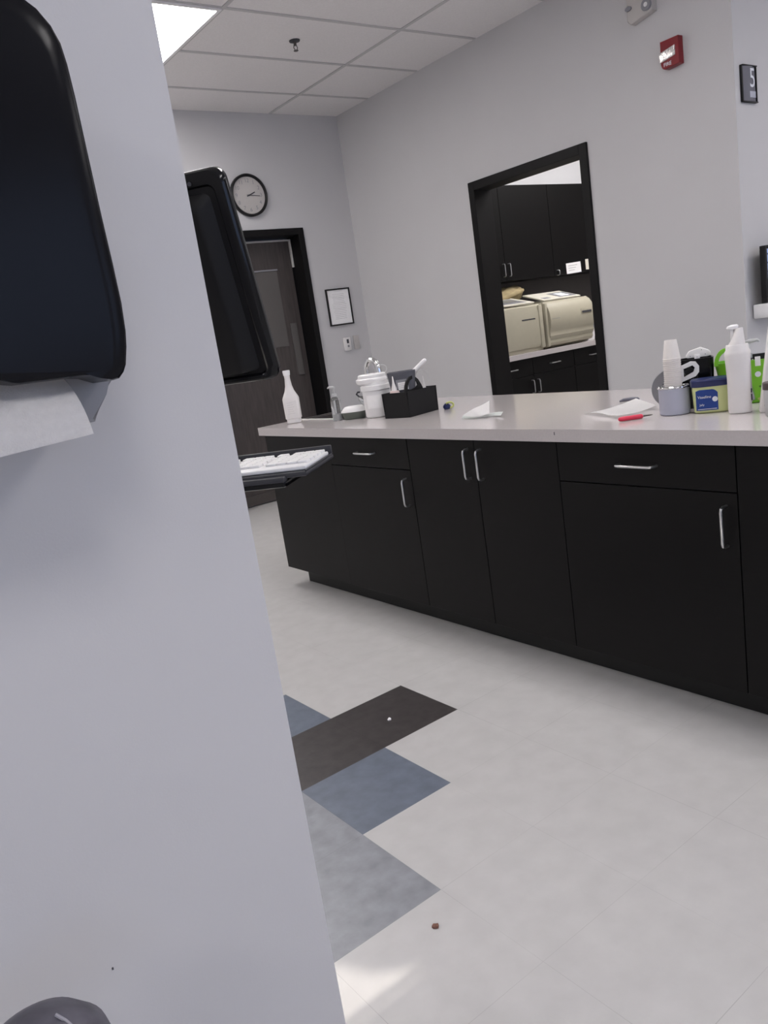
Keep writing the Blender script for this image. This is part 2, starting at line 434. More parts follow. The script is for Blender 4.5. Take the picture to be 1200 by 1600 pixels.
def island_unit(y0, y1, kind, label, grp=None):
    """y0 < y1; seen from the front y1 is the left end"""
    t = thing('base_cabinet', label, 'cabinet', (0, 0, 0), 0, grp)
    obj('body', carcass(y0, y1), M['cab'], t, False)
    g = .0016
    if kind == 'drawer':
        dr = obj('drawer', box(B(), XF, XF + .0195, y0 + g, y1 - (0 if y1 > 3 else g), .684, .811, .0004, 1), M['cab'], t, False)
        c = (y0 + y1) / 2; obj('handle', handle(B(), c + .064, .747, c - .064, .747), M['nickel'], dr)
        dd = obj('door', box(B(), XF, XF + .0195, y0 + g, y1 - (0 if y1 > 3 else g), .1, .6805, .0004, 1), M['cab'], t, False)
        obj('handle', handle(B(), y0 + .034, .645, y0 + .034, .532), M['nickel'], dd)
    elif kind == 'double':
        c = (y0 + y1) / 2
        for a, b, hy in ((y0, c, c - .034), (c, y1, c + .034)):
            dd = obj('door', box(B(), XF, XF + .0195, a + g, b - g, .1, .811, .0008, 1), M['cab'], t, False)
            obj('handle', handle(B(), hy, .778, hy, .668), M['nickel'], dd)
    else:
        obj('front_panel', box(B(), XF, XF + .0195, y0, y1, .1, .811, .0004, 1), M['cab'], t, False)
    return t
island_unit(3.105, 3.70, 'panel', 'plain black panelled cabinet at the far left end of the island, behind the keyboard')
island_unit(2.525, 3.105, 'drawer', 'black island cabinet with drawer and door, under the sink end of the counter')
island_unit(1.745, 2.525, 'double', 'black double-door island cabinet with two upright pulls side by side')
island_unit(1.135, 1.745, 'drawer', 'large black island cabinet with one drawer and one door, below the cup holder')
island_unit(0.355, 1.135, 'double', 'black island cabinet cut off by the right edge of the photo')
tk = obj('toe_kick', box(B(), 2.045, 2.06, -0.03, 3.68, 0.0, 0.1), M['toe'], None, False)
bm = B(); box(bm, 2.045, 2.063, 0.36, 3.655, 0.0, 0.0995); box(bm, 2.063, 2.76, 3.637, 3.655, 0, .0995)
bpy.data.objects.remove(tk)
tk = obj('toe_kick', bm, M['toe'], None, False)
tag(tk, 'recessed black plinth running under the island cabinets', 'toe kick')

# counter with a sink cut-out
SX0, SX1, SY0, SY1 = 2.17, 2.56, 3.25, 3.700
CX0, CX1, CY0, CY1 = 1.93, 2.815, 0.33, 3.712
bm = B()
box(bm, CX0, SX0, CY0, CY1, .817, .857); box(bm, SX1, CX1, CY0, CY1, .817, .857)
box(bm, SX0, SX1, CY0, SY0, .817, .857); box(bm, SX0, SX1, SY1, CY1, .817, .857)
bmesh.ops.remove_doubles(bm, verts=bm.verts, dist=1e-5)
ct = obj('countertop', bm, M['ctop'], None, False)
tag(ct, 'long light grey countertop with square edge on the black island', 'countertop')
sk = thing('sink', 'stainless sink let into the far left end of the island counter', 'sink', (0, 0, 0))
bm = B(); e = .0015; SYR = SY1; SY1 = 3.681
box(bm, SX0 + e, SX0 + .02, SY0 + e, SY1 - e, .68, .853); box(bm, SX1 - .02, SX1 - e, SY0 + e, SY1 - e, .68, .853)
box(bm, SX0 + .02, SX1 - .02, SY0 + e, SY0 + .02, .68, .853); box(bm, SX0 + .02, SX1 - .02, SY1 - .02, SY1 - e, .68, .853)
box(bm, SX0 + e, SX1 - e, SY0 + e, SY1 - e, .672, .68)
obj('basin', bm, M['steel'], sk, False)
SY1 = SYR
obj('ledge', box(B(), SX0 + .002, SX1 - .002, 3.682, SY1 - .001, .822, .8582), M['steel'], sk, False)
bm = B()
box(bm, SX0 - .010, SX0 + .006, SY0 - .012, SY1 + .006, .8572, .8605, .001, 1); box(bm, SX1 - .006, SX1 + .010, SY0 - .012, SY1 + .006, .8572, .8605, .001, 1)
box(bm, SX0 + .006, SX1 - .006, SY0 - .012, SY0 + .006, .8572, .8605)
obj('rim', bm, M['wht_w'], sk, False)

ZT = .8575
# faucet
t = thing('faucet', 'chrome gooseneck faucet behind the white canister', 'faucet', (2.63, 3.66, ZT))
obj('base', loft(B(), [(0, .028, .028), (.01, .027, .027), (.02, .018, .018), (.06, .016, .016)], 24), M['chrome'], t)
pts = [(0, 0, .05), (0, 0, .16)] + [(-.042 + .042 * math.cos(a), -.0, .185 + .06 * math.sin(a)) for a in [PI * i / 10 for i in range(0, 11)]] + [(-.084, 0, .155)]
sp = obj('spout', tube(B(), pts, [.017] * 4 + [.0155] * (len(pts) - 4), 16), M['chrome'], t)
obj('lever', tube(B(), [(0, -.015, .075), (0, -.05, .095), (0, -.075, .125)], [.007, .006, .005], 10), M['chrome'], t)
t.rotation_euler = (0, 0, math.radians(107))

# ------------------------------------------------------------------ things on the counter, left to right
def px_face(rz): return math.radians(rz)
CAMA = math.atan2(-2.9, -2.1)

# spray bottle
t = thing('spray_bottle', 'white long-necked bottle standing alone on the far left counter end', 'bottle', (2.0765, 3.58, ZT), math.radians(-125 + 90))
secs = [(0, .032, .028, 0, 0, 4), (.004, .036, .031, 0, 0, 4), (.022, .036, .031, 0, 0, 4), (.026, .041, .034, 0, 0, 4), (.125, .042, .034, 0, 0, 4), (.136, .038, .031, 0, 0, 3), (.165, .024, .021), (.19, .0175, .0165), (.225, .014, .014), (.242, .015, .015)]
obj('bottle_body', loft(B(), secs, 40), M['wht_w'], t)
obj('cap', loft(B(), [(.242, .017, .017), (.262, .019, .018), (.267, .017, .016)], 24), M['wht'], t)
lb = obj('label', box(B(), -.028, .028, -.0352, -.0335, .035, .115), M['wht_w'], t, False)
bm = B()
for k in range(6): box(bm, -.022, .006 + .012 * ((k * 7) % 3) / 3, -.0356, -.0352, .105 - k * .011, .1058 - k * .011)
obj('print', bm, M['ink_l'], lb, False)

# clear pump bottle by the sink
def pump_bottle(name, label, loc, h, r, body, head, group=None):
    t = thing(name, label, 'pump bottle', loc, math.radians(20), group)
    obj('bottle_body', loft(B(), [(0, r * .92, r * .92), (.004, r, r), (h * .58, r, r), (h * .66, r * .75, r * .75), (h * .70, r * .42, r * .42), (h * .72, r * .42, r * .42)], 28), body, t)
    obj('liquid', loft(B(), [(.003, r * .9, r * .9), (h * .2, r * .93, r * .93)], 24), M['milky'], t)
    bm = loft(B(), [(h * .70, r * .5, r * .5), (h * .78, r * .5, r * .5), (h * .80, r * .2, r * .2), (h * .95, r * .2, r * .2)], 20)
    tube(bm, [(0, -r * .3, h * .965), (0, r * .3, h * .97), (0, r * 1.15, h * .98), (0, r * 1.4, h * .955)], [r * .2, r * .3, r * .2, r * .13], 10)
    obj('pump_head', bm, head, t)
    return t
pump_bottle('pump_bottle', 'small clear pump bottle beside the sink rim', (2.133, 3.262, ZT), .165, .024, M['clear'], M['milky'])

# clamshell box
t = thing('lidded_tub', 'low sage green tub with glossy white lid, between pump bottle and canister', 'tub', (2.1898, 3.1955, ZT), math.radians(-55))
obj('tub_body', loft(B(), [(0, .048, .036, 0, 0, 3), (.006, .053, .041, 0, 0, 3), (.034, .060, .047, 0, 0, 3)], 36), M['sage'], t)
obj('lid', loft(B(), [(.0345, .062, .049, 0, 0, 3), (.040, .061, .048, 0, 0, 3), (.058, .044, .032, 0, 0, 3.5), (.060, .038, .028, 0, 0, 3.5)], 36), M['wht'], t)

# clear squeeze bottle with black tip leaning behind the tub
t = thing('squeeze_bottle', 'clear slanted squeeze bottle with black tip, behind the lidded tub', 'bottle', (2.315, 3.265, ZT), math.radians(0))
d = Vector((-.05, .055, .10))
obj('bottle_body', tube(B(), [(0.02, -.03, .012), (0.012, -.022, .03), (-.01, .005, .066), (-.018, .014, .082), (-.022, .018, .088)], [.016, .018, .018, .014, .006], 16), M['clear'], t)
obj('tip', tube(B(), [(-.022, .018, .088), (-.03, .028, .103), (-.026, .020, .112), (-.018, .012, .112)], [.004, .005, .005, .004], 10), M['ink'], t)

# white canister with a wide lid
t = thing('wipes_canister', 'white plastic canister with oversized rounded lid and blank label', 'canister', (2.2404, 3.0658, ZT), math.radians(-54))
obj('canister_body', loft(B(), [(0, .056, .056), (.004, .061, .061), (.012, .0635, .0635), (.125, .0655, .0655), (.127, .071, .071), (.147, .0715, .0715), (.150, .064, .064), (.165, .064, .064)], 48), M['wht'], t)
ld = obj('lid', loft(B(), [(.155, .058, .058, -.012, 0), (.160, .069, .066, -.015, 0), (.172, .0745, .07, -.015, 0), (.180, .073, .069, -.015, 0), (.184, .067, .064, -.012, 0), (.197, .066, .063, -.010, 0), (.201, .06, .058, -.01, 0)], 48), M['wht'], t)
bm = B()
for i in range(9):
    a0 = math.radians(-120 + i * 7); a1 = math.radians(-120 + (i + 1) * 7); r1 = .0652
    vs = [bm.verts.new((r1 * math.cos(a), r1 * math.sin(a), z)) for a, z in ((a0, .045), (a1, .045), (a1, .105), (a0, .105))]
    bm.faces.new(vs)
bmesh.ops.remove_doubles(bm, verts=bm.verts, dist=1e-6)
bmesh.ops.solidify(bm, geom=bm.faces[:], thickness=.0016)
obj('label', bm, M['paper'], t)
ring = tube(B(), [(.035 + .024 * math.cos(a), .03, .215 + .02 * math.sin(a)) for a in [2 * PI * i / 20 for i in range(20)]], .0022, 8, True)
o = obj('pull_ring', ring, M['milky'], t)

# black tote caddy (local x along its long front, y to the back)
t = thing('tote_caddy', 'black plastic tote with arched cut-out handle, right of the white canister', 'caddy', (2.192, 2.775, ZT), math.radians(12))
LX, LY, CH = .21, .145, .112
bm = B()
th = .004
def wallq(bm, p0, p1, q0, q1, th=.004):
    pass
box(bm, 0, LX, 0, LY, 0, th, .001, 1)
# front (facing camera right), with arch handle
n = 26
outer = [(-.006, CH - .028), (.03, CH - .026)]
prof = [(.004, CH - .03), (.020, CH - .024), (.040, CH - .004), (.048, CH + .022), (.062, CH + .044), (.084, CH + .058), (.104, CH + .062), (.124, CH + .056), (.146, CH + .040), (.164, CH + .014), (.176, CH - .012), (.206, CH - .03), (.206, .004), (.004, .004)]
hole = [(.064, CH + .006), (.072, CH + .028), (.086, CH + .042), (.104, CH + .047), (.122, CH + .042), (.136, CH + .030), (.140, CH + .016), (.130, CH + .010), (.104, CH + .004), (.078, CH + .001)]
def plate_with_hole(bm, outer, hole, d0, d1, axis):
    tb = B(); P = (lambda u, v, d: (u, d, v)) if axis == 'y' else (lambda u, v, d: (d, u, v))
    def loop(l):
        vs = [tb.verts.new(P(u, v, d0)) for u, v in l]
        return [tb.edges.new((vs[i], vs[(i + 1) % len(vs)])) for i in range(len(vs))]
    es = loop(outer) + loop(hole)
    bmesh.ops.triangle_fill(tb, use_beauty=True, use_dissolve=False, edges=es)
    r = bmesh.ops.extrude_face_region(tb, geom=tb.faces[:])
    dv = Vector(P(0, 0, d1)) - Vector(P(0, 0, d0))
    bmesh.ops.translate(tb, verts=[v for v in r['geom'] if isinstance(v, bmesh.types.BMVert)], vec=dv)
    me = bpy.data.meshes.new('t'); bmesh.ops.recalc_face_normals(tb, faces=tb.faces); tb.to_mesh(me); tb.free(); bm.from_mesh(me)
plate_with_hole(bm, prof, hole, .044, .050, 'y')
prism(bm, [(0, 0), (LX, 0), (LX + .004, CH), (-.004, CH)], 0, .004, 'y')
prism(bm, [(0, 0), (LX, 0), (LX + .004, CH), (-.004, CH)], LY - .004, LY, 'y')
prism(bm, [(0, 0), (LY, 0), (LY + .003, CH), (-.003, CH)], 0, .004, 'x')
prism(bm, [(0, 0), (LY, 0), (LY + .003, CH), (-.003, CH)], LX - .004, LX, 'x')
obj('tote_body', bm, M['blk_m'], t)

def pointed_bottle(label, loc, h, r, m_, tilt=(0, 0, 0)):
    t = thing('applicator_bottle', label, 'bottle', loc, rot=tilt)
    obj('bottle_body', loft(B(), [(0, r * .92, r * .92), (.004, r, r), (h * .55, r, r), (h * .64, r * .7, r * .7)], 24), m_, t)
    obj('nozzle', loft(B(), [(h * .64, r * .5, r * .5), (h * .70, r * .45, r * .45), (h * .82, r * .22, r * .22), (h, r * .07, r * .07)], 16), M['wht_w'], t)
    return t
pointed_bottle('pinkish applicator bottle with pointed nozzle at the left end of the black tote', (2.212, 2.888, ZT + .005), .178, .026, M['pinkish'])
pointed_bottle('white applicator bottle with upright pointed nozzle, rising behind the tote handle', (2.338, 2.893, ZT + .005), .19, .018, M['wht_w'])
pointed_bottle('short white bottle nozzle at the right rear of the tote', (2.366, 2.862, ZT + .006), .155, .016, M['wht_w'])
t = thing('wire_loop', 'thin clear plastic loop standing up behind the white nozzles', 'tubing', (2.345, 2.845, ZT + .006))
obj('loop', tube(B(), [(.03 * math.cos(a), -.03 * math.cos(a) * .3, .14 + .045 * math.sin(a)) for a in [PI * i / 14 - .3 for i in range(0, 16)]] + [(-.02, .01, .0)], .0015, 8), M['milky'], t)

# grey pouch with a label, in the tote
t = thing('grey_pouch', 'dark grey zip pouch with white label standing up in the tote', 'pouch', (2.268, 2.893, ZT + .005), math.radians(-40))
bm = loft(B(), [(0, .045, .03, 0, 0, 3), (.1, .055, .034, 0, 0, 3), (.165, .062, .032, 0, 0, 4), (.192, .066, .029, 0, 0, 5), (.194, .06, .022, 0, 0, 5), (.18, .056, .018, 0, 0, 5)], 40)
obj('bag', bm, M['pouch'], t)
obj('label', box(B(), -.028, .022, -.0362, -.0335, .118, .158), M['mgrey'], t, False)
lo = obj('label', box(B(), -.020, .026, -.0372, -.0364, .112, .146), M['paper'], t, False)
bm = B()
for k in range(3): box(bm, -.016, .018, -.0377, -.0372, .138 - k * .008, .1388 - k * .008)
obj('print', bm, M['ink_l'], lo, False)
t = thing('white_wand', 'thick white round-ended stick leaning out of the grey pouch', 'wand', (2.285, 2.885, ZT + .160))
obj('stick', tube(B(), [(0, 0, 0), (.02, -.022, .022), (.053, -.058, .058), (.062, -.068, .068), (.067, -.0735, .0735), (.069, -.0755, .0755)], [.009, .0095, .0105, .0105, .008, .003], 16), M['wht'], t)

# small navy and yellow thing beside the tote
t = thing('roll_of_strap', 'tiny navy bundle with yellow green strap beside the tote', 'strap', (2.40, 2.755, ZT))
obj('bundle', loft(B(), [(0, .012, .012), (.008, .018, .017), (.018, .017, .016), (.026, .008, .008)], 18), M['navy'], t, loc=(0.004, 0.012, 0))
bm = tube(B(), [(.004 + .016 * math.cos(a), -.006 - .01 * math.cos(a), .018 + .013 * math.sin(a)) for a in [math.radians(-80 + 22 * i) for i in range(11)]], .0045, 8)
obj('strap', bm, M['yel'], t)

# crumpled wrapper
def sheet(bm, grid):
    vs = [[bm.verts.new(p) for p in row] for row in grid]
    for i in range(len(vs) - 1):
        for j in range(len(vs[0]) - 1):
            bm.faces.new((vs[i][j], vs[i + 1][j], vs[i + 1][j + 1], vs[i][j + 1]))
    return bm
P = lambda x, y, z: Vector((x, y, z))
t = thing('crumpled_wrapper', 'folded white and pale green paper wrapper lying alone on the counter', 'paper wrapper', (2.16, 2.33, ZT))
bm = B()
# raised triangular fold: left toe, rising to a peak
g = []
for i in range(9):
    u = i / 8
    row = []
    for j in range(5):
        v = j / 4
        a = P(.04, .11, .004).lerp(P(-.03, -.02, .006), v)          # toe edge
        b = P(.085, -.005, .052).lerp(P(-.0, -.085, .012), v)       # peak edge
        p = a.lerp(b, u); p.z += .003 * math.sin(5 * u + 3 * v) * (1 - abs(2 * u - 1)) + .002
        row.append(p)
    g.append(row)
sheet(bm, g); bmesh.ops.solidify(bm, geom=bm.faces[:], thickness=.0008)
obj('fold', bm, M['paper'], t)
bm = B(); g = []
for i in range(11):
    u = i / 10
    row = []
    for j in range(4):
        v = j / 3
        a = P(.03, .10, .003).lerp(P(-.04, .03, .001), v)
        b = P(.06, -.10, .010).lerp(P(.03, -.115, .002), v)
        p = a.lerp(b, u); p.x += -.012 * math.sin(PI * u) * v; p.z += .002 * (1 + math.sin(9 * u + v))
        row.append(p)
    g.append(row)
sheet(bm, g); bmesh.ops.solidify(bm, geom=bm.faces[:], thickness=.0008)
obj('flap', bm, M['tissue'], t)

# paper sheet with a lifted edge
t = thing('paper_sheet', 'white sheet of paper with curling left corner on the counter', 'paper', (0, 0, 0))
A0, A1, A2, A3 = P(2.202, 1.83, ZT + .001), P(2.105, 1.61, ZT + .012), P(2.295, 1.595, ZT + .012), P(2.44, 1.78, ZT + .016)
bm = B(); g = []
for i in range(13):
    u = i / 12; row = []
    for j in range(9):
        v = j / 8
        p = A0.lerp(A1, u).lerp(A3.lerp(A2, u), v)
        p.z += .012 * math.sin(PI * min(1, u * 1.3)) * (1 - v) * .6 - .006 * math.sin(PI * v)
        p.z = max(p.z, ZT + .0008); row.append(p)
    g.append(row)
sheet(bm, g); bmesh.ops.solidify(bm, geom=bm.faces[:], thickness=.0004)
obj('sheet', bm, M['paper'], t)
# red pen
a = P(2.055, 1.570, ZT + .0075); b = P(2.165, 1.505, ZT + .0075)
t = thing('red_pen', 'red pen with bare metal tip lying in front of the paper sheet', 'pen', a)
d = (P(2.160, 1.572, 0) - P(2.058, 1.585, 0)).normalized()
d = Vector((.80, -.60, 0)).normalized()
obj('barrel', tube(B(), [d * x for x in (0, .003, .01, .045, .070, .075, .077)], [.003, .006, .0072, .0074, .0074, .006, .003], 16), M['pink'], t)
obj('tip', tube(B(), [d * .076, d * .100, d * .107], [.003, .002, .0008], 10), M['steel'], t)
# dark clip behind the paper
t = thing('dark_clip', 'small dark purple grey clip lying behind the paper sheet', 'clip', (2.46, 1.845, ZT))
obj('clip_body', tube(B(), [(-.01, .015, .005), (0, .005, .008), (.014, -.018, .009), (.024, -.04, .007), (.026, -.045, .006)], [.003, .0065, .007, .0075, .004], 12), M['sign'], t)

# cup holder with stacked cups
CHX, CHY = 2.196, 1.463
t = thing('cup_holder', 'short lavender grey round holder with shiny crimped rim, under the cup stack', 'holder', (CHX, CHY, ZT))
obj('holder_body', loft(B(), [(0, .042, .042), (.003, .045, .045), (.080, .0455, .0455), (.080, .0415, .0415), (.004, .041, .041)], 48), M['lav'], t)
bm = B(); n = 72; rr = []
for i in range(n):
    a = 2 * PI * i / n; w = .0009 * math.sin(a * 19) + .0006 * math.sin(a * 7)
    rr.append((( .0445 + w) * math.cos(a), (.0445 + w) * math.sin(a), .084 + .0012 * math.sin(a * 11)))
tube(bm, rr, .0034, 8, True)
obj('rim', bm, M['chrome'], t)
proto = None; NC = 29
for k in range(NC):
    z = ZT + .0052 + k * .00585
    lab = 'white paper cup nested mouth-down in the tall stack in the cup holder' if k < NC - 1 else 'whole white paper cup on top of the upside-down cup stack'
    if proto is None:
        bm = B(); seg = 32
        loft(bm, [(0, .0255, .0255), (.0012, .0272, .0272), (.0026, .0255, .0255), (.0565, .0180, .0180), (.0575, .0175, .0175), (.0565, .0171, .0171), (.055, .0172, .0172), (.0026, .0249, .0249), (0, .0251, .0251)], seg)
        # open mouth: drop the lowest cap
        proto = obj('paper_cup', bm, M['cup'], None)
        o = proto
    else:
        o = proto.copy(); C.objects.link(o)
    o.location = (CHX, CHY, z)
    o.rotation_euler = (0, 0, k * .7)
    tag(o, lab, 'cup', 'stacked paper cups' if k < NC - 1 else None)
    if k == NC - 1 and 'group' in o: del o['group']

# grey curved band behind the holder
t = thing('grey_band', 'grey curved plastic band standing on edge, left of the cup holder', 'band', (2.315, 1.53, ZT), math.radians(-55))
bm = B(); n = 18; ri = []; 
for sgn in (-1, 1):
    pass
o_, i_ = [], []
for k in range(n + 1):
    a = math.radians(75 + 150 * k / n)
    o_.append((.078 * math.cos(a), .065 + .067 * math.sin(a))); i_.append((.046 * math.cos(a), .065 + .042 * math.sin(a)))
prism(bm, o_ + list(reversed(i_)), -.014, .014, 'y')
for v in bm.verts: v.co.z = max(v.co.z, 0)
obj('band', bm, M['mgrey'], t)
obj('pad', tube(B(), [(-.052, 0, .02), (-.058, 0, .055), (-.045, 0, .085)], [.007, .009, .007], 10), M['blk_m'], t)
# black bin
t = thing('black_bin', 'tall glossy black bin standing behind the yellow green jar', 'bin', (2.3232, 1.4641, ZT), math.radians(-55))
obj('bin_body', loft(B(), [(0, .048, .035, 0, 0, 5), (.115, .052, .038, 0, 0, 6), (.155, .053, .039, 0, 0, 6), (.155, .048, .034, 0, 0, 6), (.10, .046, .032, 0, 0, 6)], 40), M['blk'], t)
t = thing('white_clip', 'white plastic clip with small latch hooked over the black bin rim', 'clip', (2.3102, 1.4471, ZT + .158), math.radians(-55))
obj('clip_body', prism(B(), arc(-.028, .006, .006, 150, 270, 5) + arc(.028, .010, .010, -90, 60, 5) + [(.010, .030)] + arc(-.02, .014, .008, 100, 140, 3), -.010, .010, 'y', .002), M['wht'], t)
obj('latch', box(B(), -.010, .006, -.014, -.010, -.012, .010, .001), M['wht'], t)
bm = B()
for x, z in ((-.022, .006), (.022, .008), (-.002, .002), (.012, .022)): tube(bm, [(x, -.0105, z), (x, -.0145, z)], .0012, 8)
obj('screw', bm, M['ink'], t)
t = thing('white_buckle', 'slotted white plastic buckle leaning between cup stack and black bin', 'buckle', (2.2503, 1.4337, ZT + .098), math.radians(-55))
bm = B()
plate_with_hole(bm, [(-.03, -.006), (.012, .008), (.022, .020), (.023, .038), (.014, .052), (0, .054), (-.028, .044)], [(-.022, .008), (.006, .022), (.011, .034), (.004, .042), (-.022, .034)], -.006, .006, 'y')
obj('buckle_frame', bm, M['wht'], t)
obj('strap', tube(B(), [(-.02, .004, .02), (-.004, .006, .028), (.012, .01, .02), (.01, .012, -.03), (.004, .014, -.092)], [.008, .009, .008, .007, .006], 8), M['blk_m'], t)
t = thing('folded_card', 'white folded card behind the cup stack', 'card', (2.3644, 1.492, ZT), math.radians(-40))
obj('card', prism(B(), [(-.045, 0), (.045, 0), (.045, .137), (-.045, .144)], -.001, .001, 'y'), M['paper'], t, False)

# petroleum jelly jar
t = thing('jelly_jar', 'pale yellow green oval jar with navy lid and blue label', 'jar', (2.2323, 1.3597, ZT), math.radians(-58)); t.scale = (1.02, 1.02, 1.02)
obj('jar_body', loft(B(), [(0, .046, .030, 0, 0, 3.2), (.004, .050, .035, 0, 0, 3.4), (.070, .054, .038, 0, 0, 3.6), (.078, .053, .037, 0, 0, 3.6)], 56), M['jelly'], t)
obj('lid', loft(B(), [(.078, .0565, .0405, 0, 0, 3.2), (.081, .0575, .0415, 0, 0, 3.2), (.095, .0575, .0415, 0, 0, 3.2), (.0985, .055, .039, 0, 0, 3.2)], 56), M['navy'], t)
text('lid_print', 'Vaseline', .011, M['mgrey'], t, (0.0, -.022, .0988), (0, 0, 0), .0002)
def on_body(u, z, r=(.0532, .0374), p=3.5):
    # a point on the jar wall at local x = u (front side)
    y = -r[1] * (1 - min(1, abs(u / r[0])) ** p) ** (1 / p)
    return y
bm = B(); us = [-.044 + .0 + .060 * i / 12 for i in range(13)]; cols = []
for u in us:
    f = (u + .044) / .060
    top = .070 - (.010 * max(0, (f - .75) / .25) ** 2) - .004 * max(0, (.15 - f) / .15)
    zs = [.009, .03, .05, top]
    cols.append([bm.verts.new((u, on_body(u, z, (.0505 + z * .045, .0355 + z * .035)) - .0006, z)) for z in zs])
for a, b in zip(cols, cols[1:]):
    for k in range(3): bm.faces.new((a[k], b[k], b[k + 1], a[k + 1]))
lab = obj('label', bm, M['blue'], t)
text('brand_print', 'Vaseline', .0112, M['lblw'], lab, (-.0205, -.0388, .0485), RX, .0004)
text('small_print', 'Jelly', .008, M['lblw'], lab, (-.028, -.0383, .026), RX, .0004)
bm = loft(B(), [(0, .0075, .0075), (.0012, .0075, .0075)], 24)
obj('seal_print', bm, M['lblw'], lab, loc=(.008, -.0382, .041), rot=RX)
obj('line_print', box(B(), -.04, .012, -.0388, -.0376, .0125, .0140), M['lblw'], lab, False)

# white pump bottle
t = thing('lotion_pump_bottle', 'tall opaque white pump bottle, in front of the green basket', 'pump bottle', (2.2025, 1.2547, ZT), math.radians(-60)); t.scale = (.93, .93, 1)
obj('bottle_body', loft(B(), [(0, .030, .024, 0, 0, 2.6), (.003, .0335, .027, 0, 0, 2.6), (.012, .0345, .028, 0, 0, 2.6), (.055, .0335, .027, 0, 0, 2.6), (.10, .0335, .027, 0, 0, 2.6), (.14, .0355, .029, 0, 0, 2.6), (.168, .0378, .031, 0, 0, 2.6), (.176, .037, .030, 0, 0, 2.6), (.182, .033, .028, 0, 0, 2.4), (.192, .0325, .0275, 0, 0, 2.4), (.196, .031, .026)], 48), M['wht_w'], t)
obj('collar', loft(B(), [(.196, .0235, .0225), (.198, .0235, .0225), (.208, .0195, .0195, .003, 0), (.238, .0125, .0125, .007, 0), (.241, .011, .011, .008, 0)], 32), M['wht_w'], t)
bm = loft(B(), [(.198, .0055, .0055, -.012, 0), (.240, .0055, .0055, -.012, 0)], 16)
loft(bm, [(.2395, .014, .009, -.012, 0, 2.5), (.243, .017, .010, -.011, 0, 2.5), (.2485, .016, .009, -.009, 0, 2.5), (.252, .009, .005, -.006, 0, 2.2)], 28)
obj('pump_head', bm, M['wht'], t)
bm = B(); 
lb = obj('label', box(B(), .0268, .0335, -.0175, -.0155, .03, .165), M['boxb'], t, False)
lb.rotation_euler = (0, 0, math.radians(12))
obj('print', box(box(B(), .028, .033, -.0182, -.0176, .034, .052), .029, .033, -.0182, -.0176, .056, .068), M['ink'], lb, False)

# green basket
t = thing('green_basket', 'lime green plastic basket with hooped handle, behind the white pump bottle', 'basket', (2.3924, 1.3452, ZT), math.radians(-56))
bm = loft(B(), [(0, .055, .038, 0, 0, 4), (.003, .058, .041, 0, 0, 4), (.128, .082, .055, 0, 0, 4), (.132, .084, .057, 0, 0, 4), (.132, .078, .051, 0, 0, 4), (.006, .053, .036, 0, 0, 4)], 48)
obj('basket_body', bm, M['green'], t)
o_ = [(-.052 + .034 * math.cos(a), .125 + .052 * math.sin(a)) for a in [math.radians(180 * k / 16) for k in range(17)]]
i_ = [(-.050 + .024 * math.cos(a), .125 + .041 * math.sin(a)) for a in [math.radians(180 * k / 16) for k in range(17)]]
obj('handle', prism(B(), o_ + list(reversed(i_)), -.045, -.040, 'y', .001), M['green'], t)
for (u, z, r, mm) in ((.035, .088, .0085, 'lblw'), (.062, .075, .005, 'yel'), (.04, .05, .003, 'green_d'), (.052, .03, .005, 'green_d'), (.036, .012, .004, 'yel')):
    yy = -(.041 + (z / .128) * .014) - .0002
    o = obj('dot_print', loft(B(), [(0, r, r), (.0012, r, r)], 20), M[mm], t, loc=(u, yy + .0012, z), rot=(PI / 2 + .1, 0, 0))
tb = pump_bottle('pump_bottle', 'small clear pump bottle inside the green basket', (2.3794, 1.3208, ZT + .008), .185, .023, M['clear'], M['milky'])
tb.rotation_euler = (0, 0, math.radians(-150))
t = thing('basket_tag', 'small white clip tag on the green basket rim', 'tag', (2.3575, 1.2824, ZT + .128), math.radians(-56))
obj('tag', box(B(), -.0075, .0075, -.022, -.019, -.012, .016, .001), M['wht'], t)
t = thing('black_pouch', 'flat black item poking up from the green basket', 'pouch', (2.4139, 1.2978, ZT + .01), math.radians(-56))
obj('bag', loft(B(), [(0, .026, .008, 0, 0, 3), (.12, .034, .01, 0, 0, 3), (.136, .03, .008, 0, 0, 3)], 24), M['blk_m'], t)

# tall tapered white bottle and clear jar at the right edge
t = thing('tapered_carton', 'tall white tapered carton at the right edge of the photo', 'carton', (2.2306, 1.157, ZT), math.radians(-58))
obj('carton_body', loft(B(), [(0, .048, .02, 0, 0, 7), (.004, .05, .022, 0, 0, 7), (.235, .022, .014, .004, 0, 6), (.245, .016, .01, .006, 0, 5)], 40), M['wht_w'], t)
obj('print', prism(B(), [(-.038, .02), (-.02, .02), (-.016, .085), (-.026, .062)], -.0228, -.0195, 'y'), M['mgrey'], t, False)
t = thing('clear_jar', 'clear jar with dark brown lid cut off by the right edge', 'jar', (2.1535, 1.1256, ZT))
obj('jar_body', loft(B(), [(0, .024, .024), (.003, .026, .026), (.072, .028, .028)], 32), M['milky'], t)
obj('lid', loft(B(), [(.0725, .030, .030), (.090, .030, .030), (.092, .028, .028)], 32), M['brown'], t)

